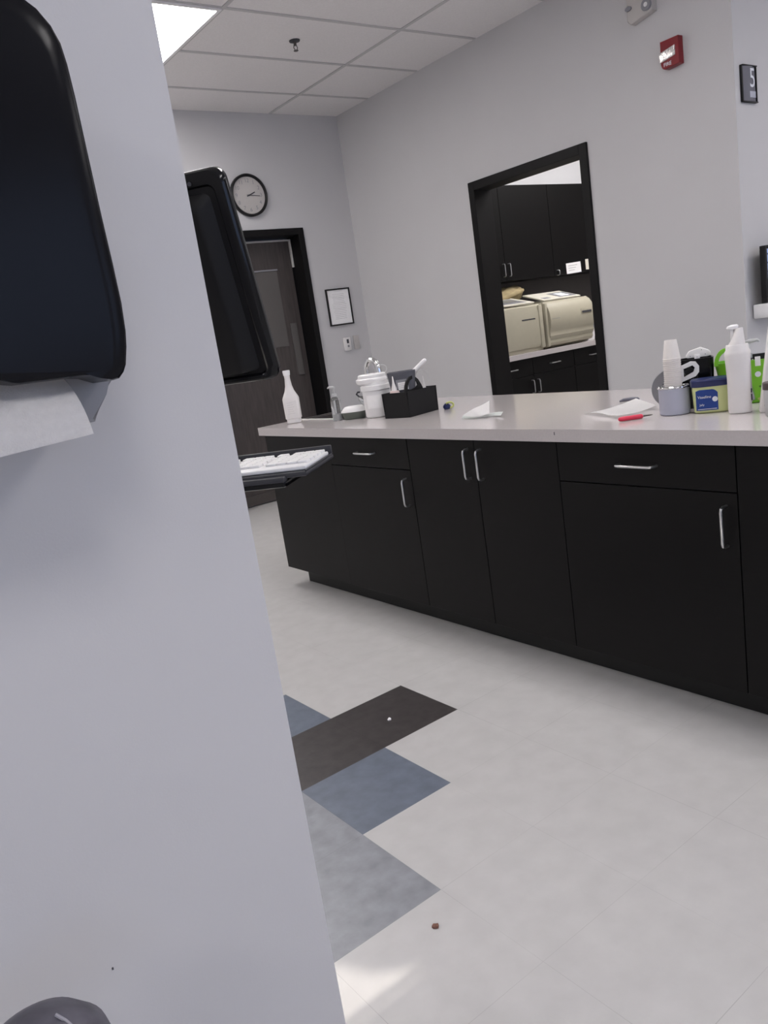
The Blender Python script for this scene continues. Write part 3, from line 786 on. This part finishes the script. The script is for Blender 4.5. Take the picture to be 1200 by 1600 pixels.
# ================================================================== NEAR WALL
# towel dispenser
t = thing('towel_dispenser', 'glossy black paper towel dispenser on the near partition wall', 'towel dispenser', (0, 0, 0))
cx = .103; W2 = .187
zt_, zb_ = 1.5795, 1.239
edge = [(.120, 1.583), (.2200, 1.583), (.2420, 1.580), (.2600, 1.5720), (.2750, 1.5610), (.2850, 1.5475), (.2905, 1.5330), (.2925, 1.5150), (.2935, 1.4867), (.2940, 1.4315), (.2945, 1.3797), (.2955, 1.3348), (.2958, 1.2974), (.2940, 1.2700), (.2915, 1.2550), (.2870, 1.2380), (.2830, 1.2310), (.2775, 1.2258), (.2708, 1.2249), (.2625, 1.2285), (.2562, 1.2315), (.2448, 1.2332), (.1849, 1.2345), (.1785, 1.2360), (.1668, 1.2402), (.1500, 1.2425), (.120, 1.2430)]
cx = .115
half = [(x - cx, z) for x, z in edge]
left = [(-x, z) for x, z in reversed(half)]
poly = [(cx + x, z) for x, z in half + left]
bm = B(); n = len(poly); rings = []
for (d, s) in ((.985, .995), (.85, 1.0), (.815, 1.0), (.806, .997), (.800, .987), (.7975, .97), (.796, .9)):
    rings.append([bm.verts.new((cx + (x - cx) * s, d, 1.4 + (z - 1.4) * (s if z > 1.4 else 1 - (1 - s) * .25))) for x, z in poly])
for a, b in zip(rings, rings[1:]):
    for i in range(n): bm.faces.new((a[i], a[(i + 1) % n], b[(i + 1) % n], b[i]))
bm.faces.new(rings[0]); bm.faces.new(list(reversed(rings[-1])))
obj('cover', bm, M['blk_s'], t)
bm = B()
prism(bm, [(cx - .17, 1.26), (cx + .186, 1.26), (cx + .186, 1.238), (cx + .178, 1.226), (cx + .164, 1.214), (cx + .150, 1.185), (cx - .118, 1.180), (cx - .17, 1.225)], .87, .999, 'y', .004)
obj('lower_grey_block', bm, M['mgrey'], t)  # grey block below and behind the cover
bm = B(); g = []
for i in range(15):
    v = i / 14; row = []
    for j in range(11):
        u = j / 10
        x = -.10 + (.3375 - .012 * 0) * u
        x = -.10 + u * (.332 + .004 * v)
        y = .905 - .115 * math.sin(v * PI / 2 * .92)
        z = 1.252 - .022 * v - .052 * v ** 2 - .006 * v * (1 - u)
        z -= .012 * v * (1 - u)
        row.append(P(x, y - .012 * (1 - u) * v, z))
    g.append(row)
sheet(bm, g); bmesh.ops.solidify(bm, geom=bm.faces[:], thickness=.0005)
tw = obj('paper_towel', bm, M['towel'], None)
tag(tw, 'white paper towel curling out under the black dispenser', 'paper towel')

# stool whose padded top shows at the bottom-left corner
t = thing('stool', 'dark creased rounded padded top at the bottom-left corner, against the wall', 'stool', (0.035, .80, 0))
bm = loft(B(), [(.50, .045, .045), (.505, .062, .062), (.53, .072, .072), (.56, .066, .066), (.58, .050, .050), (.592, .030, .030), (.596, .012, .012)], 40)
o = obj('armrest_pad', bm, M['dome'], t, loc=(.015, 0, .022))
bm = B()
for a0, a1 in ((-150, -95), (-60, -20), (-110, -70)):
    pts = []
    for k in range(6):
        f = k / 5; a = math.radians(a0 + (a1 - a0) * f); rr_ = .0675 - .045 * f; zz = .5635 + .035 * f
        pts.append((.015 + rr_ * math.cos(a), rr_ * math.sin(a), zz + .0215))
    tube(bm, pts, .0018, 6)
obj('crease', bm, M['crease'], t)
obj('pole', loft(B(), [(.06, .022, .022), (.3, .018, .018), (.52, .014, .014)], 20), M['nickel'], t)
bm = B()
for k in range(5):
    a = 2 * PI * k / 5 + .3
    tube(bm, [(0, 0, .075), (.13 * math.cos(a), .13 * math.sin(a), .05), (.16 * math.cos(a), .16 * math.sin(a), .045)], [.02, .014, .012], 10)
obj('base', bm, M['blk_m'], t)
for k in range(5):
    a = 2 * PI * k / 5 + .3
    obj('caster', tube(B(), [(.155 * math.cos(a) - .01 * math.sin(a), .155 * math.sin(a) + .01 * math.cos(a), .024), (.155 * math.cos(a) + .01 * math.sin(a), .155 * math.sin(a) - .01 * math.cos(a), .024)], .0235, 16), M['blk_m'], t)

# ------------------------------------------------------------------ monitor on an arm (back towards us)
hx = Vector((-.6, .8, 0)); up = Vector((-.204, -.153, .967)).normalized(); nb = hx.cross(up).normalized()   # nb: which way?
if nb.dot(Vector((-.77, -.64, 0))) < 0: nb = -nb           # nb points to the camera side = back of monitor
P1 = Vector((.631, 1.11, 1.186))
mw = .50; mh = .314
def basis(o, ex, ey, ez, org):
    mm = Matrix.Identity(4)
    for i in range(3):
        mm[i][0] = ex[i]; mm[i][1] = ey[i]; mm[i][2] = ez[i]; mm[i][3] = org[i]
    o.matrix_world = mm
t = thing('computer_monitor', 'black all-in-one monitor seen from behind, beyond the partition wall edge', 'monitor')
# local: x = hx (leftwards from our right edge), y = nb (towards us), z = up
ex = hx; ez = up; ey = ez.cross(ex)
sgn = 1 if ey.dot(nb) > 0 else -1
basis(t, ex, ey, ez, P1)
def rrect(x0, x1, z0, z1, r, k=6):
    return arc(x1 - r, z1 - r, r, 0, 90, k) + arc(x0 + r, z1 - r, r, 90, 180, k) + arc(x0 + r, z0 + r, r, 180, 270, k) + arc(x1 - r, z0 + r, r, 270, 360, k)
Y = lambda d: d * sgn
def rloft(bm, secs, cap0=True, cap1=True):
    rings = []
    for (x0, x1, z0, z1, r, d) in secs:
        rings.append([bm.verts.new((u, Y(d), v)) for u, v in rrect(x0, x1, z0, z1, r)])
    n = len(rings[0])
    for a, b in zip(rings, rings[1:]):
        for i in range(n): bm.faces.new((a[i], a[(i + 1) % n], b[(i + 1) % n], b[i]))
    if cap0: bm.faces.new(rings[0])
    if cap1: bm.faces.new(list(reversed(rings[-1])))
    return bm
bm = rloft(B(), [(0.001, mw, 0.001, mh, .018, -.018), (-.0005, mw + .0005, -.0005, mh + .0005, .02, -.010), (0, mw, 0, mh, .02, -.006), (.004, mw - .004, .003, mh - .002, .022, 0), (.009, mw - .009, .006, mh - .006, .02, .0012),
      (.017, mw - .017, .010, mh - .020, .012, 0.0), (.020, mw - .020, .013, mh - .023, .010, -.004)])
obj('back_case', bm, M['blk'], t)
bm = rloft(B(), [(.028, mw - .028, .018, mh - .030, .010, -.005), (.046, mw - .046, .020, mh - .044, .012, .010), (.052, mw - .052, .024, mh - .050, .012, .012)])
obj('rear_housing', bm, M['blk_m'], t)
bm = rloft(B(), [(.012, mw - .012, .014, mh - .010, .004, -.0175), (.012, mw - .012, .014, mh - .010, .004, -.0190)])
obj('screen', bm, M['blk'], t, False)
bm = B(); tube(bm, [(.052, Y(-.001), mh - .015), (.052, Y(.002), mh - .015)], .003, 12)
obj('screw', bm, M['ink'], t)
mc = P1 + hx * (mw / 2) + up * (mh * .45)
# arm and keyboard tray
t = thing('monitor_arm', 'black wall arm holding the monitor and keyboard tray behind the partition', 'monitor arm')
wa = Vector((.30, 1.112, 1.20))
bm = B(); box(bm, .26, .34, 1.1105, 1.125, .95, 1.45, .003)
obj('wall_track', bm, M['blk_m'], t, False)
q = mc + nb * .013
bm = tube(B(), [(.30, 1.125, 1.30), (.305, 1.17, 1.30), tuple(q - nb * 0 + Vector((-.03, .0, -.01))), tuple(q)], [.02, .018, .018, .02], 12)
obj('arm', bm, M['blk_m'], t)
kz = 1.05
kd = Vector((.76, .65, 0)).normalized(); kl = Vector((-.65, .76, 0)).normalized()
K0 = Vector((.631, 1.079, kz))                      # near right corner, top of keyboard
bm = tube(B(), [(.30, 1.125, 1.00), (.305, 1.16, 1.00), tuple(K0 + kl * .22 + kd * .07 + Vector((0, 0, -.045)))], .014, 12)
obj('tray_arm', bm, M['blk_m'], t)
t = thing('keyboard_tray', 'black keyboard tray with raised rim on the monitor arm', 'keyboard tray')
basis(t, kl, kd, kl.cross(kd), K0) if kl.cross(kd).z > 0 else basis(t, kl, -kd, kl.cross(-kd), K0)
ks = 1 if kl.cross(kd).z > 0 else -1
YY = lambda d: d * ks
def kbox(bm, x0, x1, y0, y1, z0, z1, bev=0.0):
    a, b = sorted((YY(y0), YY(y1))); return box(bm, x0, x1, a, b, z0, z1, bev)
bm = B(); kbox(bm, -.004, .50, -.012, .148, -.016, -.008, .003)
kbox(bm, -.003, .50, .139, .147, -.0085, .008, .002); kbox(bm, -.004, -.001, -.01, .14, -.0085, -.006, .0005)
obj('tray', bm, M['dgrey'], t)
bm = B(); kbox(bm, .03, .48, -.022, -.004, -.021, -.012, .003); obj('palm_rest', bm, M['dgrey'], t)
bm = B(); kbox(bm, .03, .46, -.018, .10, -.030, -.0165, .005); obj('tray_bracket', bm, M['blk'], t)
t2 = thing('keyboard', 'white computer keyboard on the black tray beyond the partition edge', 'keyboard')
t2.matrix_world = t.matrix_world.copy()
bm = B(); kbox(bm, 0, .43, 0, .132, -.0075, -.001, .002); obj('keyboard_base', bm, M['wht'], t2)
xk = .006; cols_ = 0
for r in range(6):
    y0 = .112 - r * .0205 + (0.003 if r == 0 else 0)
    x = .006; c = 0
    while x < .418 and len([1]) :
        gap = .010 if c in (4, 7) or (r == 0 and c % 4 == 3) else 0
        w = .0172
        if r == 5 and c == 8: w = .10
        x += gap
        if x + w > .426: break
        bm = B(); kbox(bm, x, x + w, y0, y0 + .0185, -.002, .003, .0012)
        if cols_ < 100:
            obj('key', bm, M['wht'], t2, True); cols_ += 1
        else:
            bm.free()
        x += w + .0010; c += 1

# ================================================================== FAR WALL THINGS
# clock
t = thing('wall_clock', 'round black-rimmed wall clock above the far door', 'clock', (3.297, FY, 2.423))
bm = B(); prof_ = []
rings = []
for (r, y) in ((.150, 0), (.158, -.006), (.158, -.030), (.150, -.038), (.141, -.030), (.138, -.018)):
    rings.append([bm.verts.new((r * math.cos(2 * PI * i / 64), y, r * math.sin(2 * PI * i / 64))) for i in range(64)])
for a, b in zip(rings, rings[1:]):
    for i in range(64): bm.faces.new((a[i], a[(i + 1) % 64], b[(i + 1) % 64], b[i]))
obj('rim', bm, M['blk_m'], t)
obj('dial', loft(B(), [(.004, .140, .140), (.016, .140, .140)], 64), M['boxb'], t, rot=RX)
for n in range(1, 13):
    a = math.radians(90 - 30 * n)
    text('numeral', str(n), .040, M['mgrey'], t, (.108 * math.cos(a), -.0165, .108 * math.sin(a)), RX, .0004)
def hand(L_, w, deg, d, nm):
    a = math.radians(90 - deg); bm = B(); box(bm, -.02, L_, -d - .001, -d, -w / 2, w / 2)
    return obj(nm, bm, M['ink'], t, False, rot=(0, -a, 0))
hand(.060, .007, 67, .018, 'hour_hand'); hand(.095, .005, 94, .0195, 'minute_hand')
obj('hub', tube(B(), [(0, -.016, 0), (0, -.022, 0)], .006, 12), M['ink'], t)

# certificate
t = thing('framed_certificate', 'small black-framed printed page on the wall right of the far door', 'picture frame', (3.985, FY, 1.508))
fw, fh = .121, .152
bm = B()
box(bm, -fw, fw, -.018, -.001, fh - .011, fh, .001); box(bm, -fw, fw, -.018, -.001, -fh, -fh + .011, .001)
box(bm, -fw, -fw + .011, -.018, -.001, -fh + .011, fh - .011, .001); box(bm, fw - .011, fw, -.018, -.001, -fh + .011, fh - .011, .001)
obj('frame', bm, M['blk_m'], t, False)
pg = obj('page', box(B(), -fw + .011, fw - .011, -.010, -.001, -fh + .011, fh - .011), M['paper'], t, False)
bm = B()
random.seed(4)
for k in range(15):
    z = .105 - k * .0145; w = .055 + .02 * random.random()
    box(bm, -w, w, -.0106, -.010, z, z + .0018)
obj('print', bm, M['ink_l'], pg, False)

# thermostat and blank plate
t = thing('thermostat', 'small white wall control with dark display, beneath the framed page', 'thermostat', (4.002, FY, 1.192))
obj('housing', box(B(), -.034, .034, -.024, -.001, -.056, .056, .006), M['wht_w'], t)
obj('display', box(B(), -.010, .012, -.0255, -.0235, .006, .040, .001), M['ink'], t)
obj('button', loft(B(), [(.0235, .010, .010), (.0265, .009, .009)], 20), M['mgrey'], t, rot=RX, loc=(.002, 0, -.018))
t = thing('wall_plate', 'pale blank wall plate right of the small wall control', 'wall plate', (4.107, FY, 1.197))
obj('plate', box(B(), -.030, .030, -.007, -.001, -.057, .057, .002), M['boxb'], t)
obj('switch', box(B(), -.012, .012, -.010, -.0065, -.022, .022, .002), M['boxb'], t)

# ================================================================== RIGHT WALL THINGS
# fire strobe
t = thing('fire_alarm_strobe', 'red fire alarm strobe high on the right wall', 'fire alarm', (WX, 2.690, 2.448))
bm = B()
prism(bm, [(-.056, -.062)] + [(-.056, .072), (.052, .072)] + arc(.027, -.044, .025, 0, -80, 5), -.045, -.001, 'x', .004)
obj('housing', bm, M['red'], t)
bm = B(); prism(bm, [(-.038, -.018), (.053, -.034), (.056, .016), (-.038, .032)], -.056, -.044, 'x', .006)
obj('strobe_lens', bm, M['strobe'], t)
text('fire_print', 'FIRE', .026, M['lblw'], t, (-.0462, .012, -.048), RXW, .0006)
# emergency light
t = thing('emergency_light', 'off-white emergency light unit at the top edge of the right wall', 'emergency light', (WX, 2.852, 2.767))
obj('housing', prism(B(), [(-.078, -.075), (.060, -.100), (.078, -.080), (.078, .08), (-.078, .08)], -.046, -.001, 'x', .006), M['boxb'], t)
for y, z in ((-.050, -.040), (-.048, .2)):
    if z > .1: continue
    h = obj('lamp_head', loft(B(), [(0, .029, .029), (.010, .031, .031), (.014, .028, .028)], 28), M['mgrey'], t, loc=(-.045, y, z), rot=(0, -PI / 2, 0))
    obj('lamp_lens', loft(B(), [(.0135, .012, .012), (.016, .011, .011)], 20), M['wht'], h)
obj('side_lamp', loft(B(), [(0, .012, .02), (.008, .012, .02)], 20), M['mgrey'], t, loc=(-.045, .064, -.02), rot=(0, -PI / 2, 0))

# sign 5
t = thing('room_sign', 'slate curved room number sign reading 5 on the right-hand wall', 'sign', (4.372, 2.36, 2.200))
n = 14; sw, sh = .0700, .0845
bm = B(); fr = []; bk = []
for i in range(n + 1):
    u = -1 + 2 * i / n; y = -.004 - .012 * (1 - u * u)
    fr.append((u * sw, y))
poly = fr + [(sw, -.001), (-sw, -.001)]
a = [bm.verts.new((x, y, -sh)) for x, y in poly]; b = [bm.verts.new((x, y, sh)) for x, y in poly]
bm.faces.new(a); bm.faces.new(list(reversed(b)))
for i in range(len(poly)): bm.faces.new((a[i], b[i], b[(i + 1) % len(poly)], a[(i + 1) % len(poly)]))
obj('panel', bm, M['sign'], t)
bm = B()
box(bm, -sw - .004, -sw + .008, -.012, -.001, -sh - .004, sh + .004, .001); box(bm, sw - .004, sw + .004, -.012, -.001, -sh - .004, sh + .004, .001)
box(bm, -sw, sw, -.018, -.001, sh, sh + .005, .001); box(bm, -sw, sw, -.018, -.001, -sh - .005, -sh, .001)
obj('border', bm, M['blk_m'], t)
text('numeral_print', '5', .132, M['lblw'], t, (.020, -.0164, .024), RX, .0004, sx=.86)
obj('braille_print', box(B(), -.008, .048, -.0165, -.0140, -.066, -.036), M['lav'], t, False)

# monitor at the right edge
t = thing('wall_monitor', 'black-framed lit monitor cut off by the right edge of the photo', 'monitor', (4.575, 2.305, 1.238))
bm = B(); w, h = .262, .148
box(bm, -w, w, -.03, .0, h - .018, h, .002); box(bm, -w, w, -.03, .0, -h, -h + .024, .002)
box(bm, -w, -w + .022, -.03, .0, -h + .024, h - .018, .002); box(bm, w - .022, w, -.03, 0, -h + .024, h - .018, .002); box(bm, -w + .01, w - .01, -.018, .0, -h + .02, h - .015)
obj('bezel', bm, M['blk_m'], t, False)
sc = obj('screen', box(B(), -w + .022, w - .022, -.022, -.0182, -h + .024, h - .018), M['screen'], t, False)
bm = B()
for k in range(5): box(bm, -w + .03, -w + .10, -.0224, -.0220, .10 - k * .045, .108 - k * .045)
obj('screen_print', bm, M['screen_lo'], sc, False)
obj('wall_bracket', tube(B(), [(0, 0, 0), (0, .03, 0), (0, .054, 0)], .03, 12), M['blk_m'], t)
t = thing('white_box', 'small white box under the lit monitor at the right edge', 'box', (4.42, 2.30, 1.012))
obj('box_body', box(B(), -.115, .30, -.055, .05, 0, .075, .006), M['wht'], t)
obj('slot', box(B(), -.06, .02, -.0565, -.0545, .03, .045), M['mgrey'], t, False)

# ================================================================== STERILISER ROOM
# base cabinets along the back
def face_handle(bm, x0, z0, x1, z1, y):
    p0 = Vector((x0, y, z0)); p1 = Vector((x1, y, z1)); d = (p1 - p0).normalized(); o = Vector((0, -0.028, 0))
    return tube(bm, [p0, p0 + o * .55, p0 + o * .9 + d * .004, p0 + o + d * .012, p1 + o - d * .012, p1 + o * .9 - d * .004, p1 + o * .55, p1], 0.0045, 10)
YB = 4.51
def sterile_base(x0, x1, label):
    t = thing('base_cabinet', label, 'cabinet')
    obj('body', box(B(), x0 + .001, x1 - .001, YB + .02, 5.115, 0.0, .872), M['cab'], t, False)
    c = (x0 + x1) / 2
    for a, b, hx_ in ((x0, c, c - .034), (c, x1, c + .034)):
        dr = obj('drawer', box(B(), a + .002, b - .002, YB, YB + .0195, .735, .868, .001, 1), M['cab'], t, False)
        q = (a + b) / 2; obj('handle', face_handle(B(), q - .055, .800, q + .055, .800, YB), M['nickel'], dr)
        dd = obj('door', box(B(), a + .002, b - .002, YB, YB + .0195, .1, .731, .001, 1), M['cab'], t, False)
        obj('handle', face_handle(B(), hx_, .592, hx_, .694, YB), M['nickel'], dd)
sterile_base(4.376, 5.39, 'black base cabinet with two drawers under the left steriliser')
sterile_base(5.39, 6.404, 'black base cabinet under the right steriliser, mostly hidden by the door frame')
tag(obj('countertop', box(B(), 4.374, 6.6, 4.485, 5.115, .873, .915, .002, 1), M['ctop'], None, False), 'light grey countertop in the steriliser room under the beige machines', 'countertop')
struct('trim_1', box(B(), 4.374, 7.5, 5.108, 5.1195, .916, 1.50), mat('grey brown splash panel', (0.075, 0.068, 0.066), 0.5, noise=0.05))
def upper(xs_, label, handles):
    t = thing('wall_cabinet', label, 'cabinet')
    obj('body', box(B(), xs_[0] + .001, xs_[-1] - .001, 4.82, 5.115, 1.50, 2.25), M['cab'], t, False)
    for i in range(len(xs_) - 1):
        dd = obj('door', box(B(), xs_[i] + .002, xs_[i + 1] - .002, 4.80, 4.8195, 1.498, 2.25, .001, 1), M['cab'], t, False)
        for hx_ in handles:
            if xs_[i] < hx_ < xs_[i + 1]: obj('handle', face_handle(B(), hx_, 1.535 - (.035 if hx_ > 5.5 else 0), hx_, 1.637 - (.095 if hx_ > 5.5 else 0), 4.80), M['nickel'], dd)
upper([4.400, 4.995, 5.587], 'black wall cabinet with paired pulls, left above the sterilisers', (4.962, 5.028))
upper([5.588, 6.18, 6.775], 'black wall cabinet with a taped notice, right above the sterilisers', (5.622,))
t = thing('taped_notice', 'white paper notice taped to the wall cabinet door', 'notice', (5.842, 4.7995, 1.548), rot=(0, math.radians(-2), 0))
pg = obj('page', box(B(), -.098, .098, -.0012, -.0002, -.045, .045), M['paper'], t, False)
bm = B()
for k in range(3): box(bm, -.07, .05 - .02 * k, -.0016, -.0012, .02 - k * .02, .024 - k * .02)
obj('print', bm, M['ink_l'], pg, False)
t = thing('taped_notice', 'narrow cream note on the wall cabinet beside the doorway frame', 'notice', (6.035, 4.7995, 1.565))
obj('page', box(B(), -.028, .028, -.0012, -.0002, -.045, .045), M['cream'], t, False)

# left steriliser
t = thing('steriliser', 'beige table-top steriliser with square front, left of the pair', 'steriliser', (4.825, 4.53, .918))
L = .222
bm = B(); prism(bm, [(0.0, .02), (0.0, .34), (.02, .362), (.50, .39), (.50, 0), (.03, 0)], -L, L, 'x', .006)
obj('shell', bm, M['beige'], t)
bm = B(); prism(bm, [(-.012, .03), (-.02, .06), (-.020, .30), (-.010, .352), (.004, .362), (.004, .03)], -L + .004, L - .004, 'x', .004)
dr = obj('front_door', bm, M['beige'], t)
obj('door_edge', box(B(), L - .04, L + .004, -.030, .0, .015, .355, .010), M['beige'], t)
obj('grip_slot', box(B(), -.015, .14, -.022, -.019, .248, .258, .001), M['ink'], dr, False)
bm = B(); box(bm, -L + .004, L - .02, .03, .30, 0, .012, .003)
tp = obj('control_top', bm, M['cream'], t, loc=(0, 0, .366), rot=(math.radians(13), 0, 0))
obj('control_panel', box(B(), -L + .04, .14, .06, .25, .012, .0135), M['mgrey'], tp, False)
obj('display', box(B(), -.06, .09, .12, .19, .0135, .015), M['lcd'], tp, False)
obj('foot_rail', box(B(), -L, L, .0, .03, -.002, .02), M['beige'], t, False)
# right steriliser: rounded, bulging door
t = thing('steriliser', 'beige steriliser with rounded bulging door and lit display, right of the pair', 'steriliser', (5.360, 4.53, .918))
L = .287
bm = B(); prism(bm, [(0.0, .02), (0.0, .34), (.02, .365), (.50, .39), (.50, 0), (.03, 0)], -L + .012, L - .012, 'x', .006)
obj('shell', bm, M['beige'], t)
pr = [(.02, .012), (-.015, .018), (-.030, .040), (-.026, .062), (-.036, .075), (-.046, .095), (-.042, .118), (-.046, .132), (-.060, .165), (-.066, .215), (-.062, .270), (-.048, .315), (-.024, .350), (.01, .372), (.03, .372)]
bm = B(); prism(bm, pr, -L + .022, L, 'x', .004)
dr = obj('front_door', bm, M['beige'], t)
obj('grip_frame', box(B(), .118, .252, -.069, -.060, .235, .275, .003), M['beige'], dr)
obj('grip_slot', box(B(), .125, .245, -.0715, -.068, .240, .256, .001), M['ink'], dr, False)
obj('maker_line', box(B(), -.245, -.15, -.0665, -.064, .228, .231), M['mgrey'], dr, False)
bm = B(); box(bm, -.20, .262, .0, .24, 0, .012, .003)
tp = obj('control_top', bm, M['cream'], t, loc=(0, .045, .375), rot=(math.radians(16), 0, 0))
pn = obj('control_panel', box(B(), .03, .24, .03, .18, .012, .0135), M['mgrey'], tp, False)
obj('display', box(B(), .08, .18, .055, .15, .0135, .0150), M['lcd_w'], pn, False)
obj('badge', box(B(), -.16, -.08, .03, .075, .012, .0135), M['mgrey'], tp, False)
obj('side_post', box(B(), -L, -L + .034, -.038, .01, .01, .362, .014), M['beige'], t)

# tan cloth bag on the machines
t = thing('cloth_bag', 'tan folded cloth bag lying on top behind the sterilisers', 'bag', (5.03, 4.90, 1.300))
bm = loft(B(), [(0, .15, .07, 0, 0, 2.5), (.02, .19, .09, 0, 0, 2.5), (.06, .20, .10, .01, 0, 2.4), (.095, .17, .085, .03, 0, 2.3), (.12, .12, .05, .05, 0, 2.2), (.128, .06, .02, .06, 0, 2)], 40)
for v in bm.verts: v.co += Vector((0, 0, .10 * v.co.x + .006 * math.sin(v.co.x * 50) + .004 * math.sin(v.co.y * 70)))
for v in bm.verts: v.co.z += .02
obj('cloth', bm, M['tan'], t)
obj('fold', tube(B(), [(-.16, -.085, .05), (-.05, -.10, .075), (.06, -.10, .095), (.17, -.07, .115)], [.012, .02, .022, .014], 12), M['tan'], t)
# packet of white bags right of the machines
t = thing('plastic_packet', 'crumpled white plastic packet right of the steriliser', 'packet', (5.76, 4.66, .916))
bm = loft(B(), [(0, .07, .06, 0, 0, 2.5), (.06, .075, .065, 0, 0, 2.5), (.16, .065, .05, -.004, 0, 2.3), (.25, .05, .03, -.015, 0, 2.2), (.31, .03, .015, -.03, 0, 2)], 30)
for v in bm.verts: v.co += Vector((.006 * math.sin(v.co.z * 60 + v.co.y * 40), .006 * math.sin(v.co.z * 45), 0))
obj('packet_body', bm, M['wht'], t)
obj('print', box(B(), .03, .07, -.066, -.05, .10, .15), M['lav'], t, False)

obj('edge_nick', box(B(), 1.9292, 1.9302, 1.7225, 1.7250, .839, .849), M['ink'], ct, False)
obj('wall_speck', box(B(), .1665, .1685, .9985, 1.0002, .4755, .4785), M['ink'], bpy.data.objects['wall_partition'], False)
# ================================================================== SMALL SCRAPS
def scrap(name, label, cat, x, y, r, mm, seed):
    random.seed(seed); bm = B(); n = 9
    poly = [(r * (1 + .5 * (random.random() - .5)) * math.cos(2 * PI * i / n), r * (1 + .6 * (random.random() - .5)) * math.sin(2 * PI * i / n)) for i in range(n)]
    prism(bm, poly, .0004, .003, 'z')
    for v in bm.verts:
        if v.co.z > .001: v.co.z += .003 * random.random()
    return tag(obj(name, bm, M[mm], None, False, loc=(x, y, 0)), label, cat)
scrap('leaf_scrap', 'tiny brown scrap lying on a pale floor tile', 'scrap', .830, 1.210, .007, 'leaf', 2)
scrap('paper_scrap', 'tiny white speck lying on the dark brown floor tile', 'scrap', 1.338, 2.027, .006, 'paper', 5)
